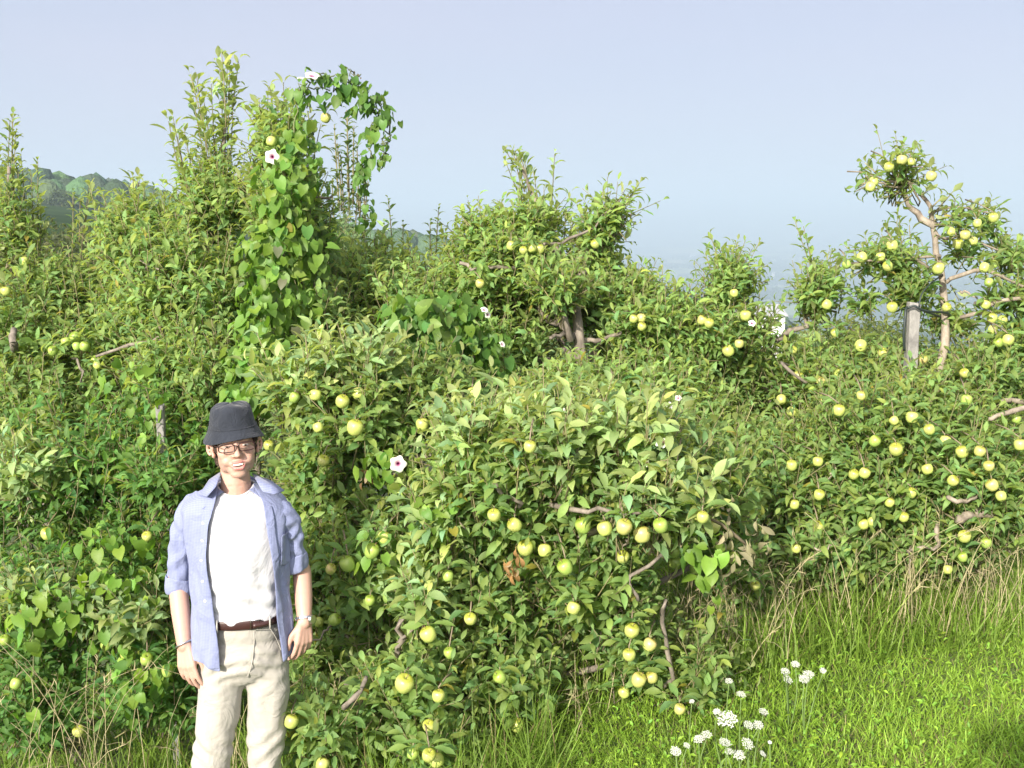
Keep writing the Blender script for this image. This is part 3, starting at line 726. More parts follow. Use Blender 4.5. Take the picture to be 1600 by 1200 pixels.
F = Tree(690, 4.55, 'low apple tree nearest the camera, laden with yellow apples beside the man', base=GREEN)
F.trunk([(650, 1100, 4.5), (628, 985, 4.35), (660, 850, 4.45), (720, 720, 4.5)], .04, .016)
for b_ in [(560, 680, 4.7, 130, 100, .4, 290), (640, 620, 4.8, 130, 70, .3, 200), (800, 760, 4.25, 160, 110, .4, 330), (970, 745, 4.2, 150, 85, .38, 270), (600, 900, 4.5, 130, 140, .4, 320), (760, 940, 4.4, 160, 130, .4, 330),
           (920, 900, 4.25, 120, 110, .35, 230), (640, 1080, 4.1, 110, 80, .35, 170), (520, 1140, 4.0, 95, 75, .28, 130), (800, 1080, 4.25, 100, 60, .3, 100), (1000, 1010, 4.3, 60, 80, .25, 90), (1090, 1110, 4.15, 60, 45, .2, 50),
           (1130, 980, 4.9, 45, 40, .2, 40), (490, 830, 4.9, 80, 180, .4, 220), (480, 1000, 4.8, 70, 120, .35, 120), (680, 1170, 3.95, 70, 40, .2, 50), (860, 650, 4.9, 100, 60, .3, 120), (1125, 770, 4.4, 55, 70, .22, 70), (1140, 860, 4.6, 55, 60, .22, 60), (500, 730, 4.65, 60, 100, .3, 110), (470, 900, 4.6, 50, 80, .25, 70), (1060, 700, 4.5, 60, 50, .25, 60)]:
    F.blob(*b_, size=.074, m=8, wide=1.1)
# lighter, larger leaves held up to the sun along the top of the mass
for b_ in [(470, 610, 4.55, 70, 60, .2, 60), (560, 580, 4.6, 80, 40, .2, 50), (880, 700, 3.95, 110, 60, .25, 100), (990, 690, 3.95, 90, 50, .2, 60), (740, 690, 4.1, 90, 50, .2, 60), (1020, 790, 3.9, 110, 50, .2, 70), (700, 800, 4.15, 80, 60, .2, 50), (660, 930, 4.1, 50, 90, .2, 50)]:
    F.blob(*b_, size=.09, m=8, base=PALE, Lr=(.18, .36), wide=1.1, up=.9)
F.limb([(1035, 860, 3.85), (985, 905, 3.8), (997, 938, 3.8)], .008, .006, k=6)
F.limb([(1040, 937, 4.0), (1036, 960, 4.0), (1042, 1010, 4.05), (1040, 1070, 4.1)], .008, .009, k=7)
F.limb([(545, 1105, 3.75), (560, 1080, 3.72), (572, 1058, 3.75)], .011, .009, k=5)
F.limb([(628, 965, 4.0), (622, 1000, 4.0), (625, 1030, 4.05)], .014, .014, k=5)
F.limb([(625, 1000, 4.0), (645, 985, 4.0), (650, 975, 4.0)], .008, .005, k=4)
F.limb([(598, 712, 4.2), (612, 732, 4.2), (622, 748, 4.25)], .009, .009, k=4)
F.limb([(765, 755, 3.85), (790, 772, 3.85), (815, 790, 3.9)], .007, .008, k=5)
F.limb([(905, 795, 3.75), (960, 800, 3.75), (1010, 805, 3.78)], .010, .008, k=6)
F.limb([(487, 1000, 4.2), (510, 990, 4.2), (525, 975, 4.25)], .004, .005, k=5)
# withered leaf clusters
def withered(tree, px, py, Y, rx, ry, n, base, size=.06):
    q = rng.normal(0, .5, (n, 3)).clip(-1, 1)
    P = at(px + q[:, 0] * rx, py + q[:, 1] * ry, Y + q[:, 2] * .08)
    Yd = rng.normal(0, .5, (n, 3)) + np.array([.15, -.1, -1.0]); Zd = rng.normal(0, .6, (n, 3)) + np.array([-.2, -1, .3])
    place_leaves(tree.dead, LEAVES, P, Yd, Zd, rng.uniform(.7, 1.2, n) * size, np.array(base)[None] * rng.uniform(.75, 1.2, (n, 1)))
withered(F, 1155, 850, 3.85, 45, 38, 34, (.30, .27, .17))
withered(F, 1110, 800, 3.85, 50, 30, 20, (.24, .21, .13), .05)
withered(F, 800, 878, 3.78, 18, 24, 20, (.30, .17, .07), .048)
withered(F, 570, 745, 4.2, 20, 14, 8, (.16, .09, .04), .04)
F.dead.tubes(resample([at(1010, 790, 3.9), at(1080, 805, 3.85), at(1120, 815, 3.85), at(1165, 850, 3.85)], 8), np.full((1, 8), .006), 5, (.2, .16, .11))
put_apples(F, [(555, 668, 27, 0), (560, 615, 22, 0), (535, 627, 24, 0), (493, 617, 22, 0), (460, 621, 17, 2), (497, 668, 19, 0), (505, 720, 20, 0), (660, 663, 23, 0), (828, 698, 21, 0), (626, 772, 23, 2), (600, 840, 20, 0), (581, 861, 25, 2), (543, 881, 24, 2), (517, 889, 20, 1), (578, 938, 20, 2), (523, 968, 20, 2), (498, 972, 17, 0), (772, 805, 24, 0), (804, 820, 24, 0), (821, 856, 30, 0), (851, 860, 26, 0), (883, 886, 29, 2), (911, 821, 25, 2), (945, 826, 28, 0), (975, 823, 30, 1), (1003, 835, 31, 1), (973, 870, 25, 0), (1032, 821, 23, 2), (1058, 737, 25, 1), (1115, 822, 24, 0), (1098, 808, 18, 0), (1035, 854, 23, 2), (1052, 862, 24, 2), (1053, 878, 22, 2), (1087, 886, 20, 2), (1146, 872, 15, 2), (896, 950, 24, 0), (735, 967, 17, 0), (669, 991, 30, 0), (702, 1020, 16, 2), (632, 1068, 31, 0), (685, 1087, 22, 0), (781, 1058, 20, 2), (914, 1043, 24, 0), (987, 985, 24, 0), (1015, 1007, 25, 1), (983, 1023, 12, 0), (998, 1062, 24, 1), (1018, 1058, 20, 1), (975, 1082, 22, 0), (1062, 1108, 18, 1), (808, 1133, 24, 0), (670, 1180, 25, 0), (682, 1188, 24, 0), (645, 1178, 18, 2), (670, 1134, 16, 0), (455, 1127, 23, 0), (504, 1194, 18, 0), (738, 612, 18, 0), (700, 900, 16, 2)], off=-.11)
for T_ in (N, L0, L1, V, Cn, Mt, Rt, F): T_.finish()

# ---------------------------------------------------------------- rows further down the slope
def back_tree(px, Y, top, label, wpx, base, name='apple_tree', n=190, tips=(), group='apple trees in the rows behind'):
    T = Tree(px, Y, label, base=base, group=group)
    T.mat = M_BACK_LEAF
    gy = 340 + (-T.root.location.z / Y) * FPX
    T.trunk([(px, (gy + top) / 2 + 60, Y), (px + rng.uniform(-8, 8), (gy + top) / 2 - 30, Y), (px, top + 70, Y)], .05, .012)
    s_ = 6.0 / Y
    hh = (gy - top)
    for (dx, fy, sx, sy, k) in [(0, .62, 1.0, .22, 1.2), (-.45, .45, .7, .2, .8), (.45, .48, .7, .2, .8), (0, .3, .6, .2, .7), (0, .14, .3, .12, .25)]:
        T.blob(px + dx * wpx + rng.uniform(-6, 6), top + hh * fy, Y, wpx * sx, hh * sy, .7, int(n * k), size=.066, m=9, lo=True, limb=False)
    for tip, bs in tips:
        T.sprout(tip, bs, Y, size=.082, lo=True, dens=26, base=base * 1.15, r=.008)
    T.finish()
GB = np.array([.16, .235, .10])
back_tree(548, 9.2, 300, 'slim distant apple tree with two upright leafy spires inside the vine arch', 70, GB, tips=[((543, 168), (546, 330)), ((540, 180), (544, 300)), ((522, 195), (530, 330)), ((560, 225), (560, 330)), ((550, 200), (552, 320)), ((530, 225), (534, 330)), ((566, 245), (562, 340)), ((575, 285), (566, 380)), ((535, 240), (538, 360)), ((570, 260), (568, 380)), ((515, 280), (525, 380)), ((500, 300), (505, 360)), ((555, 300), (555, 400))])
back_tree(622, 10.0, 400, 'pale apple tree behind the row, right of the vine arch, one thin top shoot', 70, GB * 1.15, tips=[((612, 308), (615, 440)), ((600, 345), (605, 430)), ((632, 350), (628, 430))])
back_tree(690, 10.5, 400, 'small apple tree in the second row, between the vine arch and the middle tree', 60, GB, tips=[((682, 328), (680, 430)), ((672, 350), (672, 420)), ((705, 370), (700, 430))])
back_tree(160, 10.0, 400, 'fine leaved apple tree in the second row behind the left edge trees', 110, GB * 1.1, tips=[((110, 380), (112, 450)), ((190, 385), (188, 450))])
back_tree(60, 11.5, 370, 'distant apple tree showing between the slender shoots at far left', 100, GB)
back_tree(280, 11.0, 380, 'shaded apple tree behind the spire of upright shoots', 110, GB * .9)
back_tree(400, 10.5, 400, 'apple tree hidden behind the bindweed column', 100, GB * .9)
back_tree(860, 11.0, 440, 'apple tree behind the broad middle tree, seen through its gaps', 110, GB)
back_tree(1000, 11.5, 470, 'apple tree beyond the middle tree where the valley opens', 100, GB)
back_tree(1150, 10.5, 520, 'grey green apple tree behind the short pale trunk', 100, GB * 1.25)
back_tree(1270, 10.0, 510, 'pale feathery apple tree behind the fruiting boughs, below the two thin shoots', 110, GB * 1.35)
back_tree(1500, 11.0, 560, 'apple tree low behind the grey post and bare leader', 100, GB)
back_tree(760, 12.0, 430, 'apple tree in the second row behind the leaf covered bindweed mound', 90, GB)
back_tree(1610, 10.0, 580, 'apple tree cut by the right edge behind the fruiting boughs', 90, GB * .8)

def broad_tree(px, Y, top, wm, hm, label, base, n=2600, size=.16, cat='tree', group='trees beyond the orchard', name='broadleaf_tree'):
    """rounded tree of leaf clumps on a forked trunk"""
    c = at(px, top, Y); zg = float(ground_z(c[0], Y))
    T = Tree(px, Y, label, cat=cat, base=base, group=group, name=name); T.mat = M_BACK_LEAF
    rt = np.array(T.root.location)
    H = c[2] - zg
    ks = 14; cs = np.array([[rng.uniform(-.6, .6) * wm, rng.uniform(-.5, .5) * wm, H - hm * rng.uniform(.22, .85)] for _ in range(ks)])
    cs[0] = [0, 0, H - hm * .25]
    tr = resample([rt + [0, 0, -.3], rt + [0, 0, (H - hm) * .6 + .1], rt + [.05 * wm, 0, H - hm * .5]], 8)
    T.w.tubes(tr, np.linspace(.06, .02, 8) * H * .35, 8)
    for q in cs:
        T.w.tubes(resample([tr[4], tr[4] * .5 + (rt + q) * .5 + [0, 0, .1], rt + q], 5), np.linspace(.02, .006, 5) * H * .35, 5)
        k = n // ks
        v, r = ball(k, .5)
        P = rt + q + v * r[:, None] * np.array([.42, .42, .30]) * wm * rng.uniform(.7, 1.1)
        P[:, 2] = np.maximum(P[:, 2], zg + .1)
        place_leaves(T.l, LEAVES_LO, P, v + rng.normal(0, .5, (k, 3)), rng.normal(0, .5, (k, 3)) + np.array([0, 0, .8]), np.full(k, size) * rng.uniform(.6, 1.2, k), tints(k, base), 1.3)
    T.finish()
broad_tree(1370, 19, 468, 1.6, 2.6, 'yellow green tree beyond the orchard, left of the grey post', np.array([.12, .15, .03]), 4200, .11)
broad_tree(1330, 22, 478, 1.8, 2.6, 'yellow green bush tree beyond the orchard, above the feathery tree', np.array([.13, .15, .035]), 3600, .12)
broad_tree(1112, 45, 432, 1.6, 3.0, 'dark purple leaved tree standing before the valley', np.array([.035, .018, .025]), 2400, .2)
broad_tree(1612, 17, 490, 1.3, 2.8, 'feathery blue green tree at the right edge', np.array([.05, .09, .06]), 3600, .10)
for i, (px, Y, top, wm, lab) in enumerate([(110, 30, 325, 3.2, 'olive green hedgerow tree at far left below the hill'), (190, 33, 330, 3.4, 'brownish hedgerow tree between the upright shoots at left'), (250, 36, 345, 3.2, 'grey green hedgerow tree behind the low spires at left'), (40, 28, 335, 3.0, 'hedgerow tree behind the leftmost slender shoots')]):
    broad_tree(px, Y, top, wm, 5.0, lab, np.array([.075, .085, .035]) * (1 + .1 * (i % 2)), 5200, .2)
broad_tree(113, 300, 292, 6, 10, 'single round tree on the hill ridge', np.array([.05, .08, .03]), 1800, 1.0)
broad_tree(735, 26, 385, 2.4, 4.0, 'dark tree beyond the rows, left of the middle tree', np.array([.04, .075, .02]), 4200, .16)
broad_tree(885, 26, 415, 2.2, 4.0, 'dark tree beyond the rows, right of the middle tree leader', np.array([.04, .08, .02]), 4200, .16)
# ---------------------------------------------------------------- woods on the slopes (one mass)
def crowns(n, dmin, dmax, azr, size, name, base, dens=None):
    g = Geo()
    bm = bmesh.new(); bmesh.ops.create_icosphere(bm, subdivisions=2, radius=1)
    V0 = np.array([v.co[:] for v in bm.verts]); F0 = [[v.index for v in f.verts] for f in bm.faces]; bm.free()
    L0_ = np.concatenate(F0); S0 = np.array([3] * len(F0))
    tm = []
    for k in range(4):
        r_ = 1 + .16 * np.sin(V0 @ rng.normal(0, 3.2, 3) + k) * np.sin(V0 @ rng.normal(0, 4, 3)) + rng.normal(0, .04, len(V0))
        tm.append((V0 * r_[:, None], L0_, S0, np.ones(len(V0))))
    d = dmin * (dmax / dmin) ** rng.random(n); az = np.radians(rng.uniform(*azr, n))
    x, y = d * np.sin(az), d * np.cos(az)
    keep = hnoise(x * 2.5 + 50, y * 2.5) > -.35 if dens is None else dens(x, y)
    x, y = x[keep], y[keep]; n = len(x)
    z = ground_z(x, y); s = size * rng.uniform(.6, 1.3, n)
    P = np.stack([x, y, z + s * .6], -1)
    a = rng.uniform(0, 6.28, n); Z0 = np.zeros(n)
    M = np.stack([np.stack([np.cos(a), np.sin(a), Z0], -1), np.stack([-np.sin(a), np.cos(a), Z0], -1), np.stack([Z0, Z0, rng.uniform(.9, 1.3, n)], -1)], -1) * s[:, None, None]
    col = np.asarray(base)[None] * np.exp(rng.normal(0, .22, (n, 1))) * np.exp(rng.normal(0, .08, (n, 3)))
    pick = rng.integers(0, 4, n)
    for k in range(4):
        q = pick == k
        g.inst(tm[k], M[q], P[q], col[q])
    o = g.build(name, M_WOODS)
    return o
m, t, b, out = mat_new('distant crowns')
a_ = t.nodes.new('ShaderNodeAttribute'); a_.attribute_name = 'tint'
n = noise(t, .8, 4)
t.links.new(mixc(t, ramp(t, n.outputs[0], [(.35, (.5, .5, .5)), (.65, (1, 1, 1))]), mixc(t, 1.0, a_.outputs[0], (.4, .4, .4), 'MULTIPLY'), a_.outputs[0]), b.inputs['Base Color'])
b.inputs['Roughness'].default_value = 1; b.inputs['Specular IOR Level'].default_value = 0
bump(t, b, n.outputs[0], 1.0, 1.0)
M_WOODS = m
tag(crowns(16000, 330, 1700, (-40, 14), 4.0, 'hillside_woods', (.075, .115, .065)), 'hazy green woods covering the hillside below the ridge', 'woods', kind='stuff')
tag(crowns(9000, 2200, 5600, (-16, 34), 8, 'valley_woods', (.035, .06, .018), dens=lambda x, y: hnoise(x * .8 + 20, y * .9 + 7) > -.05), 'blue green woods on the valley floor in the haze', 'woods', kind='stuff')

# ---------------------------------------------------------------- farm buildings
M_WALLW = plain('white clapboard', (.78, .78, .76), .7, ns=2, namp=.06)
M_ROOF = plain('grey metal roof', (.30, .31, .33), .5, ns=1, namp=.15)
M_WIN = plain('dark window', (.03, .035, .04), .15)
def house(px, Y, wd, dp, hw, hr, label, rot=0.0, name='farmhouse', cat='house', nwin=3, zpy=None):
    c = at(px, 400, Y); x = float(c[0]); z = float(ground_z(x, Y))
    if zpy is not None: z = float(at(px, zpy, Y)[2])
    root = empty(name, (x, Y, z)); root.rotation_euler = (0, 0, rot); tag(root, label, cat, 'white buildings in the valley')
    def mk(nm, V, F, m_, par=root):
        me = bpy.data.meshes.new(nm); me.from_pydata(V, [], F); me.update(); me.materials.append(m_)
        o = bpy.data.objects.new(nm, me); C.objects.link(o); o.parent = par; return o
    a, b2 = wd / 2, dp / 2; zb = -2.5
    mk('wall', [(-a, -b2, zb), (a, -b2, zb), (a, b2, zb), (-a, b2, zb), (-a, -b2, hw), (a, -b2, hw), (a, b2, hw), (-a, b2, hw), (-a, 0, hw + hr), (a, 0, hw + hr)],
       [(0, 1, 5, 4), (2, 3, 7, 6), (1, 2, 6, 9, 5), (3, 0, 4, 8, 7), (0, 3, 2, 1)], M_WALLW)
    e = .06 * wd; t_ = .04 * hw; k = hr / b2
    V = []; 
    for sgn in (-1, 1):
        for xx in (-a - e, a + e):
            V += [(xx, 0, hw + hr + .01 * hw), (xx, sgn * (b2 + e), hw - k * e + .01 * hw), (xx, 0, hw + hr + t_ + .01 * hw), (xx, sgn * (b2 + e), hw - k * e + t_ + .01 * hw)]
    F = []
    for o_ in (0, 8):
        F += [(o_ + 2, o_ + 3, o_ + 7, o_ + 6), (o_, o_ + 4, o_ + 5, o_ + 1), (o_ + 1, o_ + 5, o_ + 7, o_ + 3), (o_, o_ + 1, o_ + 3, o_ + 2), (o_ + 4, o_ + 6, o_ + 7, o_ + 5)]
    mk('roof', V, F, M_ROOF)
    for i in range(nwin):
        xx = -a + wd * (i + .5) / nwin; s_ = .09 * hw + .12 * wd / nwin; y0 = -b2 - .02
        mk('window', [(xx - s_, y0, hw * .35), (xx + s_, y0, hw * .35), (xx + s_, y0, hw * .75), (xx - s_, y0, hw * .75), (xx - s_, y0 + .01, hw * .35), (xx + s_, y0 + .01, hw * .35), (xx + s_, y0 + .01, hw * .75), (xx - s_, y0 + .01, hw * .75)], [(0, 1, 2, 3), (0, 4, 5, 1), (2, 6, 7, 3), (1, 5, 6, 2), (3, 7, 4, 0)], M_WIN)
house(1188, 95, 3.6, 3.0, 1.2, .8, 'white farm shed with a grey roof just beyond the orchard, partly behind leaves', .25, 'farm_shed', 'shed', 2, zpy=512)
house(1083, 5600, 30, 18, 12, 8, 'tiny white farmhouse far off in the valley haze, above the two other buildings', .2)
house(1130, 5300, 22, 14, 9, 6, 'faint white barn far off in the valley, right of the tiny farmhouse', -.3, 'barn', 'barn')
house(1211, 3900, 16, 12, 9, 6, 'small white house on the pale field in the valley', .1)

# ---------------------------------------------------------------- posts
def post(px, ytop, Y, wd, label, base_y=None):
    p = at(px, ytop, Y); zb = float(ground_z(p[0], Y))
    root = empty('wooden_post', (p[0], Y, zb)); tag(root, label, 'post', 'orchard posts')
    H = p[2] - zb
    bm = bmesh.new()
    for i in range(13):
        z = -.15 + (H + .15) * i / 12
        for sx, sy in ((-1, -1), (1, -1), (1, 1), (-1, 1)):
            bm.verts.new((sx * wd / 2 * rng.uniform(.93, 1.05), sy * wd / 2 * rng.uniform(.93, 1.05), z + (rng.uniform(-.012, .012) if i == 12 else 0)))
    bm.verts.ensure_lookup_table()
    for i in range(12):
        for k in range(4):
            a = i * 4 + k; b_ = i * 4 + (k + 1) % 4
            bm.faces.new([bm.verts[j] for j in (a, b_, b_ + 4, a + 4)])
    bm.faces.new([bm.verts[48 + j] for j in range(4)]); bm.faces.new([bm.verts[3 - j] for j in range(4)])
    me = bpy.data.meshes.new('shaft'); bm.to_mesh(me); bm.free(); me.materials.append(M_WOODPOST)
    o = bpy.data.objects.new('shaft', me); C.objects.link(o); o.parent = root
    md = o.modifiers.new('bevel', 'BEVEL'); md.width = .006; md.segments = 2
    return root
PO = post(1428, 472, 5.32, .055, 'weathered grey wooden post tied to the bare leader of the fruiting tree at right')
g = Geo()
pa = [at(1418, 482, 5.27), at(1428, 478, 5.26), at(1440, 484, 5.27), at(1456, 487, 5.33), at(1474, 488, 5.42), at(1484, 492, 5.5), at(1474, 496, 5.56), at(1450, 488, 5.42), at(1425, 480, 5.4), at(1416, 482, 5.3), at(1414, 500, 5.28), at(1412, 525, 5.28), at(1413, 548, 5.3)]
g.tubes(resample(pa, 40), np.full((1, 40), .006), 6)
pb = [at(1436, 480, 5.28), at(1440, 460, 5.3), at(1452, 445, 5.35), at(1466, 434, 5.48)]
g.tubes(resample(pb, 12), np.full((1, 12), .004), 5)
g.build('rubber_tie', plain('black rubber hose', (.02, .03, .03), .5), PO)
post(250, 632, 4.83, .035, 'short chipped grey stake half hidden in leaves behind the man at left')

# ---------------------------------------------------------------- bindweed vines
VG = np.array([.165, .28, .045])
def hearts(g, P, out, size, base, var=.2):
    n = len(P)
    Yd = rng.normal(0, .38, (n, 3)) + np.array([0, 0, -1.0]) + out * .45
    Zd = out + rng.normal(0, .35, (n, 3)) + np.array([-.12, -.35, .35])
    place_leaves(g, HEARTS, P, Yd, Zd, size * rng.uniform(.45, 1.0, n), tints(n, base, var))
def flower(parent, px, py, Y, rad, face, spread=1.0, throat=(.28, .03, .16)):
    """white five-cornered trumpet with a dark throat"""
    nA = 30; V = []; cols = []
    prof = [(.06, -.75), (.14, -.35), (.30, -.10), (.65, 0), (1.0, .03)]
    for j, (r, z) in enumerate(prof):
        for i in range(nA):
            a = i / nA * 2 * math.pi
            k = 1 + (.13 * math.cos(5 * a) if j >= 3 else 0)
            V.append((r * k * math.cos(a) * spread, r * k * math.sin(a) * spread, z - (.06 * math.cos(5 * a) if j == 4 else 0)))
            cols.append(throat if j < 2 else ((.55, .30, .45) if j == 2 else (.80, .78, .80)))
    F = [(j * nA + i, j * nA + (i + 1) % nA, (j + 1) * nA + (i + 1) % nA, (j + 1) * nA + i) for j in range(4) for i in range(nA)]
    F.append(tuple(range(nA))[::-1])
    z = Vector(face).normalized(); q = z.to_track_quat('Z', 'Y').to_matrix()
    c = at(px, py, Y)
    W = np.array([list(q @ Vector(v) * rad) for v in V]) + c
    g = Geo(); g.raw(W, F, (1, 1, 1)); g.C = [np.array(cols)]
    o = g.build('flower', M_PETAL, parent)
    o.modifiers.new('thick', 'SOLIDIFY').thickness = .0006
def vine(base_px, Y, label):
    x = float(at(base_px, 600, Y)[0])
    r = empty('bindweed_vine', (x, Y, float(ground_z(x, Y)))); tag(r, label, 'vine', 'bindweed vines climbing the apple trees')
    return r, Geo(), Geo()
def vpath(gl, gs, pts, dens=26, size=.06, base=VG, r=.0035, off=.03, k=30):
    P = resample([at(*p) for p in pts], k); P[1:-1] += rng.normal(0, .012, (k - 2, 3))
    gs.tubes(P, np.full((1, k), r), 5)
    Ln = np.linalg.norm(np.diff(P, axis=0), axis=1).sum(); n = int(Ln * dens)
    t = rng.uniform(0, k - 1.001, n); i = t.astype(int); Q = P[i] + (P[i + 1] - P[i]) * (t - i)[:, None]
    out = nrm(rng.normal(0, 1, (n, 3)) + np.array([0, -.5, 0]))
    hearts(gl, Q + out * off * rng.uniform(.4, 1.6, (n, 1)), out, np.full(n, size), base)
def vblob(gl, px, py, Y, rx, ry, rd, n, size=.075, base=VG):
    v, r = ball(n * 2, .3); q = v * r[:, None]; q = q[q[:, 2] < .1][:n]
    P = at(px + q[:, 0] * rx, py + q[:, 1] * ry, Y + q[:, 2] * rd)
    hearts(gl, P, nrm(P - at(px, py, Y)), np.full(len(P), size), base)
def vend(root, gl, gs):
    gl.build('leaves', M_VINE_LEAF, root); gs.build('stem', M_VINE_STEM, root)

r, gl, gs = vine(440, 5.35, 'bindweed smothering the tall tree and arching over in a hook against the sky')
DV = VG * np.array([.75, .82, 1.0])
vpath(gl, gs, [(400, 640, 4.9), (420, 560, 5.0), (440, 470, 5.1), (450, 380, 5.15), (455, 280, 5.2), (460, 200, 5.25), (470, 150, 5.3), (488, 125, 5.3), (520, 120, 5.3), (555, 135, 5.3), (580, 155, 5.3), (600, 178, 5.3), (612, 200, 5.3), (607, 225, 5.3)], 22, .066, base=DV, off=.05, k=60)
vpath(gl, gs, [(470, 150, 5.3), (500, 135, 5.3), (540, 140, 5.3), (572, 160, 5.3), (592, 180, 5.3)], 68, .066, base=DV, off=.055)
vpath(gl, gs, [(470, 140, 5.3), (500, 122, 5.3), (540, 128, 5.3), (580, 155, 5.3), (610, 195, 5.3)], 46, .045, base=DV, off=.05)
vpath(gl, gs, [(588, 185, 5.3), (580, 210, 5.3), (578, 235, 5.3), (572, 262, 5.3), (560, 275, 5.32)], 50, .062, base=DV, off=.02)
vpath(gl, gs, [(575, 250, 5.3), (572, 280, 5.4), (568, 310, 5.5), (572, 330, 5.5), (560, 350, 5.55)], 32, .05, base=DV, off=.03)
vpath(gl, gs, [(605, 200, 5.3), (603, 222, 5.3), (600, 245, 5.3), (592, 258, 5.3)], 34, .038, base=DV, off=.02)
vpath(gl, gs, [(475, 150, 5.3), (485, 190, 5.25), (488, 240, 5.25), (485, 290, 5.25)], 30, .066, base=DV, off=.04)
vpath(gl, gs, [(520, 122, 5.3), (545, 112, 5.3), (560, 120, 5.3)], 10, .02, base=np.array([.25, .2, .12]), off=.02, r=.002)
for b_ in [(440, 300, 5.2, 45, 70, .15, 60), (420, 390, 5.15, 50, 50, .15, 90), (455, 370, 5.2, 40, 60, .15, 70), (480, 400, 5.25, 35, 50, .12, 50), (420, 460, 5.1, 55, 50, .15, 110), (400, 520, 5.0, 40, 50, .15, 70), (385, 575, 4.95, 40, 45, .15, 80), (375, 625, 4.9, 35, 30, .12, 50), (440, 560, 5.0, 45, 40, .12, 60), (475, 470, 5.2, 30, 50, .1, 30), (470, 260, 5.25, 26, 70, .12, 26)]:
    vblob(gl, *b_)
vblob(gl, 415, 470, 5.05, 60, 120, .15, 14, .075, base=np.array([.16, .17, .10]))
flower(r, 425, 245, 5.2, .034, (-.1, -1, .05)); flower(r, 488, 118, 5.2, .034, (.2, -.6, .9)); flower(r, 470, 122, 5.3, .018, (0, -.4, 1))
vend(r, gl, gs)

r, gl, gs = vine(700, 5.0, 'dark leafy mound of bindweed over the tree in the middle with small pinkish flowers')
for b_ in [(690, 500, 5.15, 75, 45, .25, 150), (700, 560, 5.1, 80, 55, .2, 170), (640, 500, 5.1, 50, 40, .15, 60), (760, 560, 5.2, 50, 50, .15, 60), (720, 620, 5.0, 50, 40, .15, 40), (680, 540, 5.05, 70, 50, .15, 60)]:
    vblob(gl, *b_, size=.075, base=VG * np.array([.62, .75, .8]))
vblob(gl, 650, 520, 4.95, 60, 60, .2, 26, .10, base=VG * np.array([1.1, 1.0, 1.6]))
vpath(gl, gs, [(720, 1000, 4.6), (690, 850, 4.2), (650, 740, 4.2), (640, 640, 4.6), (680, 560, 4.9), (740, 480, 5.1)], 16, .06)
vblob(gl, 690, 800, 4.05, 50, 60, .15, 34, .06); vblob(gl, 600, 730, 4.15, 40, 30, .1, 16, .07); vblob(gl, 590, 860, 4.1, 60, 40, .15, 26, .07)
flower(r, 622, 725, 4.05, .031, (.05, -1, .1)); flower(r, 757, 484, 4.95, .022, (.3, -.6, .8), .8); flower(r, 785, 538, 5.0, .020, (.6, -.6, .5), .8); flower(r, 762, 492, 4.98, .02, (.5, -.7, .2), .8)
vend(r, gl, gs)

r, gl, gs = vine(1030, 4.2, 'bindweed with white trumpet flowers on the low near tree, at right of its crown')
vpath(gl, gs, [(1100, 1000, 4.3), (1120, 900, 4.0), (1090, 830, 3.85), (1040, 760, 3.9), (1010, 700, 3.9), (960, 660, 4.1)], 20, .055)
vblob(gl, 1110, 870, 3.85, 40, 40, .1, 20, .07); vblob(gl, 1020, 730, 3.85, 60, 40, .1, 16, .06)
flower(r, 1035, 692, 3.72, .026, (-.2, -.55, .9), .9); flower(r, 1016, 687, 3.78, .014, (-.5, -.5, .6), .7); flower(r, 1011, 724, 3.72, .016, (-.7, -.5, .3), .8)
flower(r, 1046, 634, 4.4, .016, (.2, -.8, .4)); flower(r, 1060, 622, 4.5, .014, (0, -.8, .6)); flower(r, 876, 640, 4.3, .018, (.2, -.8, .4)); flower(r, 850, 665, 4.3, .018, (.2, -.3, .9), .7); flower(r, 1175, 505, 5.3, .018, (0, -.8, .6))
vend(r, gl, gs)

r, gl, gs = vine(90, 4.6, 'bright heart leaved bindweed spreading low over the dark tree at lower left')
vpath(gl, gs, [(60, 1150, 4.4), (50, 1000, 4.3), (90, 930, 4.3), (180, 900, 4.3), (260, 950, 4.4)], 26, .07, base=VG * 1.1)
for b_ in [(60, 950, 4.4, 90, 50, .2, 90), (170, 960, 4.4, 60, 60, .15, 50), (40, 740, 4.75, 50, 40, .15, 36), (210, 1070, 4.4, 50, 60, .15, 40), (230, 690, 4.9, 80, 90, .2, 60), (160, 720, 4.8, 50, 50, .15, 20), (200, 600, 5.1, 60, 50, .15, 30), (180, 860, 4.5, 80, 60, .15, 50)]:
    vblob(gl, *b_, size=.07, base=VG * 1.05)
vend(r, gl, gs)
for (px, py) in ((1185, 483),):
    pass

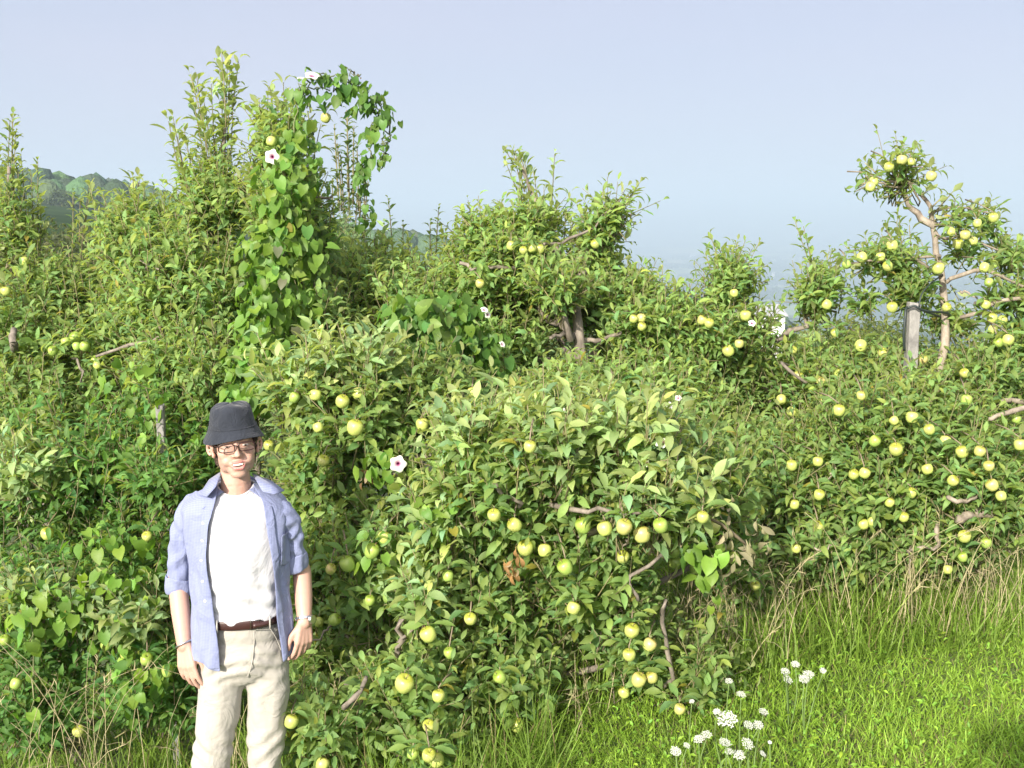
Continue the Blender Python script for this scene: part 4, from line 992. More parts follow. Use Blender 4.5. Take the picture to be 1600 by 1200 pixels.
# ---------------------------------------------------------------- grass
def blade_tmpl(bend, w=.5, n=4):
    V = []; L = []; S = []
    for i in range(n):
        t_ = i / (n - 1); a = bend * t_
        y = math.sin(a) / bend; z = (1 - math.cos(a)) / bend
        ww = .5 * (1 - t_ ** 1.6) + .02
        V += [(-ww, z, y), (ww, z, y)]
    for i in range(n - 1):
        L += [2 * i, 2 * i + 1, 2 * i + 3, 2 * i + 2]; S.append(4)
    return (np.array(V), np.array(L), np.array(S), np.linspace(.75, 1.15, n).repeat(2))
BL = [blade_tmpl(.4), blade_tmpl(.9), blade_tmpl(1.5), blade_tmpl(2.0, n=5)]
def grass(P, h, w, col, g, lean=.3):
    n = len(P); a = rng.uniform(0, 6.28, n)
    X = np.stack([np.cos(a), np.sin(a), np.zeros(n)], -1); Yv = np.stack([-np.sin(a), np.cos(a), np.zeros(n)], -1)
    Z = nrm(np.stack([rng.normal(0, lean, n), rng.normal(0, lean, n), np.ones(n)], -1))
    M = np.stack([X * w[:, None], Yv * h[:, None], Z * h[:, None]], -1)
    pick = rng.integers(0, 4, n)
    for k in range(4):
        q = pick == k
        g.inst(BL[k], M[q], P[q], col[q])
def scatter(n, x0, x1, y0, y1, powr=1.0):
    y = y0 * (y1 / y0) ** rng.random(n)
    x = rng.uniform(x0, x1, n) * y / 4.0
    return np.stack([x, y, ground_z(x, y)], -1)
def gcol(P, base):
    n = len(P)
    patch = np.sin(P[:, 0] * 2.3 + 1) * np.sin(P[:, 1] * 3.1) * .5 + np.sin(P[:, 0] * 7 + P[:, 1] * 5) * .3
    c = np.asarray(base)[None] * np.exp(.22 * patch[:, None] + rng.normal(0, .22, (n, 1)))
    dry = rng.random(n) < .09 + .08 * (patch > .3)
    c[dry] = np.array([.26, .22, .10]) * rng.uniform(.6, 1.2, (dry.sum(), 1))
    return c
g = Geo()
P = scatter(95000, -.6, 2.6, 2.7, 9.5)
hn = np.clip(.6 + .4 * np.sin(P[:, 0] * 3 + 2) * np.sin(P[:, 1] * 4), .3, 1)
edge = np.clip((P[:, 1] - (4.1 + .18 * P[:, 0])) / .8, 0, 1)
grass(P, (.055 + .065 * rng.random(len(P)) * hn + .16 * edge * rng.random(len(P))), rng.uniform(.003, .0065, len(P)), gcol(P, (.29, .44, .06)), g, .6)
P = scatter(9000, -2.6, .2, 3.4, 6)
grass(P, rng.uniform(.15, .45, len(P)), rng.uniform(.004, .008, len(P)), gcol(P, (.2, .31, .05)), g, .3)
P = scatter(9000, -1.0, 2.4, 3.9, 5.4)
P = P[(P[:, 1] > 4.15 + .16 * P[:, 0])]
grass(P, rng.uniform(.15, .42, len(P)), rng.uniform(.004, .008, len(P)), gcol(P, (.24, .36, .06)), g, .28)
tag(g.build('grass', M_GRASS), 'bright sunlit green grass along the orchard row', 'grass', kind='stuff')
# low broad leaved weeds in the turf
g = Geo()
P = scatter(9000, -.5, 2.6, 2.8, 8); P[:, 2] += rng.uniform(.03, .11, len(P))
n = len(P)
place_leaves(g, LEAVES_LO, P, rng.normal(0, 1, (n, 3)) * [1, 1, .35], rng.normal(0, .3, (n, 3)) + [0, -.2, 1], rng.uniform(.012, .028, n), tints(n, (.24, .40, .05)), 1.2)
tag(g.build('clover_weeds', M_GRASS), 'small round leaved weeds among the grass', 'weeds', kind='stuff')
# tall dead stalks
g = Geo()
def stalks(n, px0, px1, Y0, Y1, h0, h1, fpy=None):
    px = rng.uniform(px0, px1, n); Y = rng.uniform(Y0, Y1, n)
    P = at(px, 900, Y); P[:, 2] = ground_z(P[:, 0], P[:, 1])
    h = rng.uniform(h0, h1, n); ln = rng.normal(0, .16, (n, 2)) * h[:, None]; bd = rng.normal(0, .22, (n, 2)) * h[:, None]
    t = np.linspace(0, 1, 7)
    pts = P[:, None] + np.concatenate([ln[:, None] * t[None, :, None] + bd[:, None] * (t ** 3)[None, :, None], (h[:, None] * (t - .12 * t ** 3)[None])[..., None]], -1)
    col = np.array([.50, .43, .26])[None] * rng.uniform(.6, 1.15, (n, 1))
    g.tubes(pts, np.linspace(.0017, .0008, 7)[None] * rng.uniform(.8, 1.5, (n, 1)), 4, col)
    q = rng.random(n) < .6
    tip = pts[q, -1]; tn = nrm(pts[q, -1] - pts[q, -2])
    for k in range(7):
        pp = tip - tn * (.012 * k); d = nrm(tn + rng.normal(0, .45, tip.shape))
        g.inst(BL[0], np.stack([nrm(np.cross(d, rng.normal(0, 1, d.shape))) * .004, nrm(np.cross(d, np.cross(d, [1, .2, 0]))) * .035, d * .04], -1), pp, col[q] * .95)
    # long dry leaves from the stem
    for k in range(2):
        j = rng.integers(1, 5, n); pp = pts[np.arange(n), j]
        d = nrm(np.concatenate([rng.normal(0, 1, (n, 2)), rng.uniform(-.2, .9, (n, 1))], -1))
        g.inst(BL[2], np.stack([nrm(np.cross(d, [0, 0, 1])) * .004, np.tile([0, 0, -1.], (n, 1)) * .12, d * .16], -1), pp, col)
stalks(60, 1060, 1240, 4.35, 4.9, .3, .62); stalks(70, 1180, 1620, 4.6, 5.2, .3, .75); stalks(70, 1400, 1640, 4.6, 5.1, .3, .8); stalks(12, 880, 960, 4.0, 4.4, .2, .45)
stalks(16, -40, 280, 4.05, 4.5, .7, 1.15); stalks(10, 70, 180, 4.0, 4.3, .8, 1.25); stalks(8, 340, 420, 3.95, 4.4, .5, .9); stalks(6, 430, 560, 4.0, 4.5, .5, 1.0); stalks(20, 1000, 1100, 4.3, 4.6, .3, .7)
tag(g.build('dry_grass', M_STRAW), 'tall straw coloured dead grass stalks at the foot of the trees', 'dry grass', kind='stuff')

# ---------------------------------------------------------------- wild carrot
M_FLORET = plain('white florets', (.48, .50, .44), .8)
M_STEMG = plain('green stem', (.12, .19, .05), .7, ns=30)
def carrot(px, heads, label):
    """heads: (px, py, radius m, openness)"""
    hx, hy = heads[0][0], heads[0][1]
    # distance of the ground below the flower head, found by stepping outwards
    Y = 2.6
    while Y < 7:
        p = at(hx, hy, Y)
        if p[2] < ground_z(p[0], p[1]) + .24: break
        Y += .02
    p = at(px, 1100, Y); z = float(ground_z(p[0], Y))
    root = empty('wild_carrot', (p[0], Y, z)); tag(root, label, 'wildflower', 'wild carrot flowers in the grass')
    base = np.array([p[0], Y, z - .02]); gs_ = Geo()
    for i, (fx, fy, rad, op) in enumerate(heads):
        rad *= .86
        c = at(fx, fy, Y + rng.uniform(-.05, .05)); g_ = Geo()
        fork = base * .45 + c * .55 + rng.normal(0, .015, 3)
        neck = c - np.array([0, 0, rad * .7])
        gs_.tubes(resample([base, fork, neck], 8), np.linspace(.003, .0018, 8)[None], 5)
        tilt = nrm(np.array([rng.normal(0, .25), -.45 + rng.normal(0, .15), 1.0]))
        A = nrm(np.cross(tilt, [1, 0, .1])); B = np.cross(tilt, A)
        k = 30
        for j in range(k):
            rr = math.sqrt((j + .5) / k); an = j * 2.4
            q = c + (A * math.cos(an) + B * math.sin(an)) * rr * rad * op + tilt * (rad * .22 * (1 - rr * rr))
            if j % 2 == 0: gs_.tubes(np.array([neck, (neck + q) / 2 - tilt * .1 * rad, q]), np.full((1, 3), .0007), 3)
            m_ = 7
            V = []; F = []
            sc_ = rad * .17
            for u in range(m_):
                o_ = rng.normal(0, .55, 3) * sc_; o_ = o_ - tilt * (o_ @ tilt) * .7
                nV = len(V); r5 = sc_ * .42
                for e_ in range(5):
                    a_2 = e_ / 5 * 6.283
                    V.append(q + o_ + (A * math.cos(a_2) + B * math.sin(a_2)) * r5)
                V.append(q + o_ + tilt * r5 * .35); V.append(q + o_ - tilt * r5 * .35)
                F += [(nV + e_, nV + (e_ + 1) % 5, nV + 5) for e_ in range(5)] + [(nV + (e_ + 1) % 5, nV + e_, nV + 6) for e_ in range(5)]
            g_.raw(V, F)
        g_.build('flower_head', M_FLORET, root, smooth=False)
    gs_.build('stem', M_STEMG, root)
carrot(1140, [(1136, 1124, .040, 1.0), (1120, 1112, .02, .7)], 'wild carrot with the biggest flat white flower head of the patch')
carrot(1180, [(1170, 1133, .020, 1.0), (1185, 1133, .019, 1.0), (1193, 1112, .018, 1.0)], 'wild carrot with three heads just right of the biggest one')
carrot(1098, [(1092, 1155, .020, 1.0), (1104, 1148, .020, 1.0)], 'wild carrot with twin heads beside the lowest apple leaves')
carrot(1066, [(1056, 1174, .022, .9), (1073, 1165, .016, .8)], 'wild carrot half hidden under the apple leaves, leftmost of the patch')
carrot(1150, [(1133, 1160, .022, 1.0), (1139, 1174, .018, .9), (1155, 1180, .025, .9), (1168, 1162, .024, 1.0)], 'wild carrot with four crowded heads, nearest the bottom edge')
carrot(1194, [(1192, 1178, .018, .7), (1203, 1160, .012, .5)], 'small wild carrot with closing buds, lower right of the patch')
carrot(1235, [(1227, 1049, .019, 1.0), (1243, 1038, .020, .9), (1231, 1062, .021, 1.0)], 'wild carrot of the upper group with three loose heads')
carrot(1260, [(1263, 1054, .024, 1.0), (1256, 1061, .022, 1.0), (1286, 1048, .017, .8)], 'wild carrot of the upper group with a close pair of heads and one apart')
carrot(1138, [(1139, 1064, .017, .9)], 'single wild carrot head seen edge on before the dry stalks')
carrot(1158, [(1158, 1085, .021, .9)], 'single round wild carrot head between the two groups')
carrot(1081, [(1081, 1096, .015, .7)], 'tiny white wild carrot head among the lowest apple leaves')
# ---------------------------------------------------------------- people
def ell(bm, c, r, rot=None, sub=3):
    m_ = Matrix.Translation(Vector(c)) @ (rot.to_4x4() if rot else Matrix.Identity(4)) @ Matrix.Diagonal((*r, 1))
    bmesh.ops.create_icosphere(bm, subdivisions=sub, radius=1, matrix=m_)
def capsule(bm, p0, p1, r0, r1, flat=1.0, fdir=None):
    p0, p1 = Vector(p0), Vector(p1); d = p1 - p0; L = d.length
    q = d.normalized().to_track_quat('Z', 'Y').to_matrix().to_4x4()
    bmesh.ops.create_cone(bm, cap_ends=True, segments=20, radius1=r0, radius2=r1, depth=L, matrix=Matrix.Translation((p0 + p1) / 2) @ q)
    bmesh.ops.create_icosphere(bm, subdivisions=2, radius=r0, matrix=Matrix.Translation(p0))
    bmesh.ops.create_icosphere(bm, subdivisions=2, radius=r1, matrix=Matrix.Translation(p1))
def chain(bm, pts, rs):
    for i in range(len(pts) - 1): capsule(bm, pts[i], pts[i + 1], rs[i], rs[i + 1])
def melt(bm, name, mat, parent, voxel=.005, smooth=4, fac=.5, xf=None):
    """union the overlapping pieces into one continuous skin"""
    me = bpy.data.meshes.new(name); bm.to_mesh(me); bm.free()
    o = bpy.data.objects.new(name, me); C.objects.link(o)
    r_ = o.modifiers.new('r', 'REMESH'); r_.mode = 'VOXEL'; r_.voxel_size = voxel
    s_ = o.modifiers.new('s', 'SMOOTH'); s_.iterations = smooth; s_.factor = fac
    dg = bpy.context.evaluated_depsgraph_get()
    nm = bpy.data.meshes.new_from_object(o.evaluated_get(dg))
    o.modifiers.clear(); o.data = nm; bpy.data.meshes.remove(me)
    nm.materials.clear(); nm.materials.append(mat)
    nm.polygons.foreach_set('use_smooth', np.ones(len(nm.polygons), bool))
    o.parent = parent
    return o
def verts_of(o):
    a = np.empty(len(o.data.vertices) * 3, np.float32); o.data.vertices.foreach_get('co', a); return a.reshape(-1, 3).astype(float)
def set_verts(o, V): o.data.vertices.foreach_set('co', V.astype(np.float32).ravel()); o.data.update()
def paint(o, col):
    a = o.data.attributes.new('tint', 'FLOAT_COLOR', 'POINT')
    a.data.foreach_set('color', np.concatenate([col, np.ones((len(col), 1))], 1).astype(np.float32).ravel())
def ring_loft(name, rings, mat, parent, closed=True, thick=0, caps=False, sub=1):
    """rings (k,n,3)"""
    rings = np.asarray(rings, float); k, n, _ = rings.shape
    F = []
    for j in range(k - 1):
        for i in range(n if closed else n - 1):
            a = j * n + i; b_ = j * n + (i + 1) % n
            F.append((a, b_, b_ + n, a + n))
    if caps: F += [tuple(range(n))[::-1], tuple(range((k - 1) * n, k * n))]
    me = bpy.data.meshes.new(name); me.from_pydata(rings.reshape(-1, 3).tolist(), [], F); me.update()
    me.polygons.foreach_set('use_smooth', np.ones(len(me.polygons), bool)); me.materials.append(mat)
    o = bpy.data.objects.new(name, me); C.objects.link(o); o.parent = parent
    if thick:
        md = o.modifiers.new('thick', 'SOLIDIFY'); md.thickness = thick; md.offset = 1
    if sub:
        sb = o.modifiers.new('smooth', 'SUBSURF'); sb.levels = sub; sb.render_levels = sub
    return o
def wire(name, pts, r_, mat, parent, closed=False, k=None, flat=None):
    P = np.asarray(pts, float)
    if k: P = resample(P, k)
    if closed: P = np.concatenate([P, P[:1], P[1:2]])
    g = Geo(); g.tubes(P, np.full((1, len(P)), r_), 8)
    W = np.array(parent.location)
    g.V = [v + W for v in g.V]
    return g.build(name, mat, parent)

# skin
m, t, b, out = mat_new('skin')
a_ = t.nodes.new('ShaderNodeAttribute'); a_.attribute_name = 'tint'
n_ = noise(t, 60, 4)
t.links.new(mixc(t, n_.outputs[0], mixc(t, 1.0, a_.outputs[0], (.93, .9, .88), 'MULTIPLY'), a_.outputs[0]), b.inputs['Base Color'])
b.inputs['Roughness'].default_value = .5; b.inputs['Specular IOR Level'].default_value = .35
b.inputs['Subsurface Weight'].default_value = .12; b.inputs['Subsurface Radius'].default_value = (1, .35, .2); b.inputs['Subsurface Scale'].default_value = .008
M_SKIN = m
def cloth(name, col, scale=900, amp=.12, bumpd=.25, check=None, wr=13, wd=.45):
    m, t, b, out = mat_new(name)
    n = noise(t, 12, 4); c = mixc(t, n.outputs[0], tuple(x * (1 - amp) for x in col), tuple(min(1, x * (1 + amp)) for x in col))
    if check:
        tc = t.nodes.new('ShaderNodeTexCoord')
        for d_ in ('X', 'Z'):
            wv = t.nodes.new('ShaderNodeTexWave'); wv.bands_direction = d_; wv.inputs['Scale'].default_value = check[0]
            t.links.new(tc.outputs['Object'], wv.inputs['Vector'])
            c = mixc(t, ramp(t, wv.outputs[0], [(.62, (0, 0, 0)), (.9, (.55, .55, .55))]), c, check[1])
    t.links.new(c, b.inputs['Base Color']); b.inputs['Roughness'].default_value = .9
    b.inputs['Specular IOR Level'].default_value = .15; b.inputs['Sheen Weight'].default_value = .15
    n2 = noise(t, scale, 2)
    n3 = noise(t, wr, 3, .55); n3.inputs['Distortion'].default_value = 1.2
    b1 = t.nodes.new('ShaderNodeBump'); b1.inputs['Strength'].default_value = wd; b1.inputs['Distance'].default_value = .02
    t.links.new(n3.outputs[0], b1.inputs['Height'])
    b2 = t.nodes.new('ShaderNodeBump'); b2.inputs['Strength'].default_value = bumpd; b2.inputs['Distance'].default_value = .001
    t.links.new(n2.outputs[0], b2.inputs['Height']); t.links.new(b1.outputs[0], b2.inputs['Normal']); t.links.new(b2.outputs[0], b.inputs['Normal'])
    return m
M_TEE = cloth('white cotton', (.50, .50, .53), amp=.03, wr=9, wd=.5)
M_SHIRT = cloth('periwinkle checked cotton', (.180, .205, .35), amp=.05, check=(60, (.26, .29, .43)))
M_PANTS = cloth('stone twill', (.37, .35, .315), amp=.06, wr=10, wd=.6)
M_HAT = cloth('dark denim', (.024, .028, .038), amp=.5, scale=260, bumpd=.6, wr=22, wd=.5)
M_BELT = plain('dark brown leather', (.040, .014, .012), .45, ns=40)
M_STEEL = plain('brushed steel', (.6, .6, .6), .3, metal=1)
M_FRAME = plain('tortoise frame', (.035, .012, .010), .3)
M_HAIR = plain('brown hair', (.05, .028, .018), .7, ns=120, namp=.5)
M_TEETH = plain('tooth enamel', (.75, .72, .64), .3)
M_EYEW = plain('eye white', (.6, .56, .52), .3); M_IRIS = plain('dark iris', (.03, .022, .015), .2)
M_BUTTON = plain('pearl button', (.75, .75, .78), .3)
M_MOUTH = plain('mouth inside', (.09, .02, .02), .6)
m, t, b, out = mat_new('spectacle lens')
tr_ = t.nodes.new('ShaderNodeBsdfTransparent'); gl_ = t.nodes.new('ShaderNodeBsdfGlossy'); gl_.inputs['Roughness'].default_value = .05
fr_ = t.nodes.new('ShaderNodeFresnel'); mx_ = t.nodes.new('ShaderNodeMixShader'); t.links.new(fr_.outputs[0], mx_.inputs[0]); t.links.new(tr_.outputs[0], mx_.inputs[1]); t.links.new(gl_.outputs[0], mx_.inputs[2]); t.links.new(mx_.outputs[0], out.inputs[0])
M_LENS = m

SKIN = np.array([.50, .315, .25]); 
def hand(bm, wrist, d, side, n, curl=.5, s=1.0):
    """wrist point, direction of the hand, direction towards the thumb, palm normal (fingers curl that way)"""
    d = Vector(d).normalized(); side = Vector(side); side = (side - d * side.dot(d)).normalized(); n = Vector(n); n = (n - d * n.dot(d) - side * n.dot(side)).normalized()
    w_ = Vector(wrist)
    P = lambda a, b_, c_: w_ + d * (a * s) + side * (b_ * s) + n * (c_ * s)
    # palm
    for k, off in enumerate((.030, .011, -.008, -.027)):
        capsule(bm, P(.0, off * .55, 0), P(.082 - .004 * abs(k - 1), off, 0), .0145 * s, .0125 * s)
    capsule(bm, P(.012, .018, .008), P(.05, .03, .012), .013 * s, .011 * s)
    L_ = [(.042, .025, .02), (.046, .028, .022), (.043, .026, .021), (.033, .02, .018)]
    for k, off in enumerate((.031, .0105, -.0105, -.030)):
        p = P(.084 - .004 * abs(k - 1), off, 0); a = curl * (.75 + .15 * k)
        pts = [p]; rs = [.0098 - .0006 * (k == 3)]
        for j, l in enumerate(L_[k]):
            dd = d * math.cos(a) + n * math.sin(a) + side * (.06 * (1.5 - k))
            p = p + dd.normalized() * l * s; pts.append(p); rs.append((.0088, .0080, .0068)[j] - .0008 * (k == 3)); a += curl * (.9 + .1 * k)
        chain(bm, pts, [r_ * s for r_ in rs])
    t0 = P(.02, .022, .006); t1 = P(.052, .048, .014); t2 = P(.082, .053, .022); t3 = P(.106, .050, .028)
    chain(bm, [t0, t1, t2, t3], [.0135 * s, .0108 * s, .0095 * s, .0075 * s])

HROLL, HYAW, HPIV = R(-3.5), R(5), Vector((0, .01, 1.50))
HC = Vector((.010, -.005, 1.672))       # eye level centre of the head
def head_matrix():
    return Matrix.Translation(HPIV) @ Matrix.Rotation(HROLL, 4, 'Y') @ Matrix.Rotation(HYAW, 4, 'Z') @ Matrix.Translation(HC - HPIV)
HM = head_matrix()
FZ = .77
def hq(v):
    v = Vector(v)
    return HM @ Vector((v.x, v.y, v.z * FZ if v.z < 0 else v.z))
def head_prims(bm):
    hb = bmesh.new()
    ell(hb, (0, .016, .030), (.070, .085, .086)); ell(hb, (0, -.012, -.03), (.065, .080, .092)); ell(hb, (0, -.022, -.090), (.054, .066, .056)); ell(hb, (0, -.045, -.115), (.038, .042, .036))
    ell(hb, (0, -.066, -.133), (.029, .024, .024)); ell(hb, (0, -.060, -.11), (.036, .030, .034)); ell(hb, (-.036, -.012, -.085), (.026, .055, .055)); ell(hb, (.036, -.012, -.085), (.026, .055, .055))
    capsule(hb, (-.042, -.070, .020), (0, -.080, .018), .012, .012); capsule(hb, (.042, -.070, .020), (0, -.080, .018), .012, .012)
    capsule(hb, (0, -.084, .006), (0, -.104, -.038), .0078, .0092); ell(hb, (0, -.105, -.042), (.012, .013, .0105))
    for sx in (-1, 1):
        ell(hb, (sx * .0125, -.092, -.048), (.0075, .011, .0075)); ell(hb, (sx * .037, -.058, -.040), (.027, .024, .034))
        ell(hb, (sx * .032, -.062, -.072), (.022, .024, .028)); ell(hb, (sx * .040, -.024, -.070), (.022, .048, .055))
        # ears: rim, lobe and bowl
        ear = Matrix.Rotation(sx * R(-40), 3, 'Z')
        for k in range(7):
            a0 = R(-70 + k * 40); a1 = R(-70 + (k + 1) * 40)
            if k < 6:
                q0 = Vector((0, .016 * math.cos(a0), .033 * math.sin(a0))); q1 = Vector((0, .016 * math.cos(a1), .033 * math.sin(a1)))
                capsule(hb, Vector((sx * .083, .008, -.028)) + ear @ q0, Vector((sx * .083, .008, -.028)) + ear @ q1, .0052, .0052)
        ell(hb, (sx * .077, .006, -.028), (.007, .015, .030)); ell(hb, (sx * .075, -.004, -.058), (.007, .009, .013))
    chain(hb, [(-.026, -.082, -.084), (-.010, -.094, -.076), (.010, -.094, -.076), (.026, -.082, -.082)], [.0045, .0062, .0062, .0045])
    chain(hb, [(-.025, -.082, -.088), (-.009, -.092, -.106), (.012, -.092, -.106), (.026, -.082, -.086)], [.0045, .0070, .0070, .0045])
    for v in hb.verts: v.co = hq(v.co)
    me = bpy.data.meshes.new('tmp'); hb.to_mesh(me); hb.free(); bm.from_mesh(me); bpy.data.meshes.remove(me)
def fold(a, z, seed=0, amp=.006):
    return .85 * amp * (np.sin(a * 9 + 2.3 * np.sin(z * 7 + seed) + seed) * .6 + np.sin(a * 17 + 3 * np.sin(z * 11) + seed * 2) * .3 + np.sin(z * 38 + a * 4 + seed) * .22)

def man(root, arms, coarse=False):
    vox = .0085 if coarse else .0038
    bm = bmesh.new()
    # trunk, neck, legs
    for c, r_ in [((0, .01, 1.33), (.135, .09, .15)), ((0, .01, 1.16), (.120, .085, .17)), ((0, .01, .98), (.120, .085, .12)), ((0, .01, 1.42), (.115, .065, .040))]: ell(bm, c, r_)
    chain(bm, [(0, .02, 1.42), (0, .005, 1.52), (-.004, .012, 1.60)], [.064, .052, .047])
    capsule(bm, (-.10, .01, 1.425), (0, .02, 1.465), .042, .05); capsule(bm, (.10, .01, 1.425), (0, .02, 1.465), .042, .05)
    for sx, fx in ((-1, -.155), (1, .10)):
        chain(bm, [(sx * .075, .01, .92), ((sx * .085 + fx) / 2 - .01, 0, .50), (fx, .03, .10)], [.066, .030, .026])
        capsule(bm, (fx, .04, .06), (fx + sx * .02, -.11, .045), .035, .032)
    for (pts, rs, hd) in arms:
        chain(bm, pts, rs); hand(bm, *hd)
    head_prims(bm)
    o = melt(bm, 'body', M_SKIN, root, vox, 5)
    V = verts_of(o)
    Hi = np.array(HM.inverted()); L = V @ Hi[:3, :3].T + Hi[:3, 3]; L[:, 2] = np.where(L[:, 2] < 0, L[:, 2] / FZ, L[:, 2])
    col = np.tile(SKIN, (len(V), 1)) * 1.0
    def spot(c, r_, tgt, k):
        d = np.sqrt((((L - np.array(c)) / np.array(r_)) ** 2).sum(1)); w_ = np.clip(1.3 - d, 0, 1)[:, None] * k
        col[:] = col * (1 - w_) + np.array(tgt) * w_
    for sx in (-1, 1):
        spot((sx * .045, -.075, -.045), (.03, .04, .03), (.60, .33, .26), .3); spot((sx * .08, .015, -.012), (.02, .03, .05), (.62, .30, .24), .5)
        for k in range(5): spot((sx * (.014 + .009 * k), -.092 + .003 * k, .017 + .003 * math.sin(k * .8)), (.009, .012, .0045), (.08, .04, .025), .85)
        spot((sx * .031, -.082, -.003), (.018, .014, .010), (.42, .22, .18), .6)
        spot((sx * .012, -.108, -.056), (.006, .012, .004), (.22, .08, .07), .8)
    spot((0, -.118, -.045), (.018, .015, .014), (.60, .33, .27), .35)
    for q, rr in [((-.018, -.095, -.077), .010), ((-.006, -.10, -.0745), .010), ((.006, -.10, -.0745), .010), ((.018, -.095, -.077), .010)]: spot(q, (rr, .012, .0055), (.52, .17, .16), .9)
    for q, rr in [((-.018, -.092, -.098), .010), ((-.006, -.098, -.107), .010), ((.008, -.098, -.107), .010), ((.02, -.092, -.097), .010)]: spot(q, (rr, .012, .007), (.58, .17, .17), 1.0)
    # stubble on the jaw
    jw = np.clip((-.055 - L[:, 2]) / .05, 0, 1) * np.clip((L[:, 2] + .175) / .03, 0, 1) * (np.abs(L[:, 2] + .09) > .0) * (L[:, 1] < .05); lipd = np.exp(-((L[:, 0] / .03) ** 2 + ((L[:, 2] + .09) / .02) ** 2))
    jw = (jw * (1 - lipd) * .10)[:, None]; col = col * (1 - jw) + np.array([.30, .22, .19]) * jw
    arm = (V[:, 2] < 1.3) & (np.abs(V[:, 0]) > .15); col[arm] = col[arm] * .97
    paint(o, np.clip(col, .01, .9))
    return o

PX, PY = -.97, 3.7
PZ = -2.44
person = empty('person', (PX, PY, PZ))
MROT = R(13); person.rotation_euler = (0, 0, MROT)
tag(person, 'man in a dark bucket hat and glasses, open blue shirt over white T-shirt, beige trousers', 'person')
def pl(px, py, dy=0.0):
    """photograph position -> the man's own coordinates, dy behind his middle"""
    return Matrix.Rotation(-MROT, 3, 'Z') @ (Vector(at(px, py, PY + dy)) - person.location)
S1, E1, W1 = pl(300, 808, .03), pl(277, 905, .05), pl(288, 1008, -.05)
S2, E2, W2 = pl(440, 808, .03), pl(472, 895, .09), pl(476, 972, .00)
arms = [([S1, E1, (E1 + W1) / 2, W1], [.034, .034, .034, .026], (W1, pl(296, 1078, -.09) - W1, (.75, -.5, .0), (.5, .6, .0), .30, .96)),
        ([S2, E2, (E2 + W2) / 2, W2], [.034, .034, .033, .025], (W2, pl(473, 1060, -.03) - W2, (-.85, -.5, 0), (-.4, .75, .0), .42, .92))]
body = man(person, arms)
def hp(x, y, z): return hq((x, y, z))
def hmesh(name, bm, mat, parent=None, vox=None, smooth=2):
    for v in bm.verts: v.co = hq(v.co)
    if vox: return melt(bm, name, mat, parent or person, vox, smooth)
    me = bpy.data.meshes.new(name); bm.to_mesh(me); bm.free(); me.materials.append(mat)
    me.polygons.foreach_set('use_smooth', np.ones(len(me.polygons), bool))
    o = bpy.data.objects.new(name, me); C.objects.link(o); o.parent = parent or person; return o
# eyes with squinting lids
for sx in (-1, 1):
    bm = bmesh.new(); ell(bm, (sx * .031, -.0815, -.004), (.0110, .0080, .0034)); e_ = hmesh('eye', bm, M_EYEW)
    bm = bmesh.new(); ell(bm, (sx * .031, -.0865, -.004), (.0044, .0042, .0033)); hmesh('iris', bm, M_IRIS, e_)
bm = bmesh.new(); ell(bm, (.001, -.0865, -.0905), (.021, .009, .0095)); mo = hmesh('mouth', bm, M_MOUTH)
bm = bmesh.new()
for i in range(7):
    x = -.0135 + i * .0045; ell(bm, (x, -.0945 + abs(x) * .22, -.0875), (.0034, .003, .0058), sub=2)
hmesh('teeth', bm, M_TEETH)
# hair under the hat: sideburns, nape
bm = bmesh.new()
ell(bm, (0, .030, .010), (.074, .082, .060)); ell(bm, (0, .070, -.045), (.050, .040, .060))
for sx in (-1, 1):
    capsule(bm, (sx * .070, -.018, .03), (sx * .0665, -.022, -.040), .0105, .005); capsule(bm, (sx * .066, .052, 0), (sx * .058, .055, -.115), .015, .012)
hair = hmesh('hair', bm, M_HAIR, vox=.004)
V_ = verts_of(hair); V_ += np.random.default_rng(3).normal(0, .0012, V_.shape); set_verts(hair, V_)
# hat
prof = [(.004, .130), (.038, .129), (.058, .125), (.068, .115), (.0725, .095), (.0765, .072), (.0795, .055), (.0815, .050), (.088, .036), (.098, .022), (.106, .012)]
nA = 56; rings = []
for j, (r_, z) in enumerate(prof):
    ring = []
    for i in range(nA):
        a = i / nA * 2 * math.pi
        wob = 1 + (.012 * math.sin(3 * a + 1) + .010 * math.sin(5 * a + j * .7)) * (1 if j > 1 else 0) + (.035 * math.sin(4 * a + .6) if 1 <= j <= 3 else 0)
        dz = .006 * math.sin(2 * a + .5) * (j - 7) / 3 if j > 7 else (.004 * math.sin(3 * a + 2) if j < 3 else 0)
        dz += (.006 * math.cos(a * 2) if j > 8 else 0)
        ring.append(HM @ Vector((r_ * wob * math.sin(a), .012 - r_ * wob * 1.16 * math.cos(a), z + dz)))
    rings.append(ring)
hat = ring_loft('bucket_hat', rings, M_HAT, person, thick=.002)
st = [HM @ Vector((.0815 * math.sin(a) * 1.01, .012 - .0815 * 1.175 * math.cos(a), .052)) for a in np.linspace(0, 2 * math.pi, 60, endpoint=False)]
wire('seam', [tuple(p) for p in st], .0012, M_HAT, person, closed=True).parent = hat
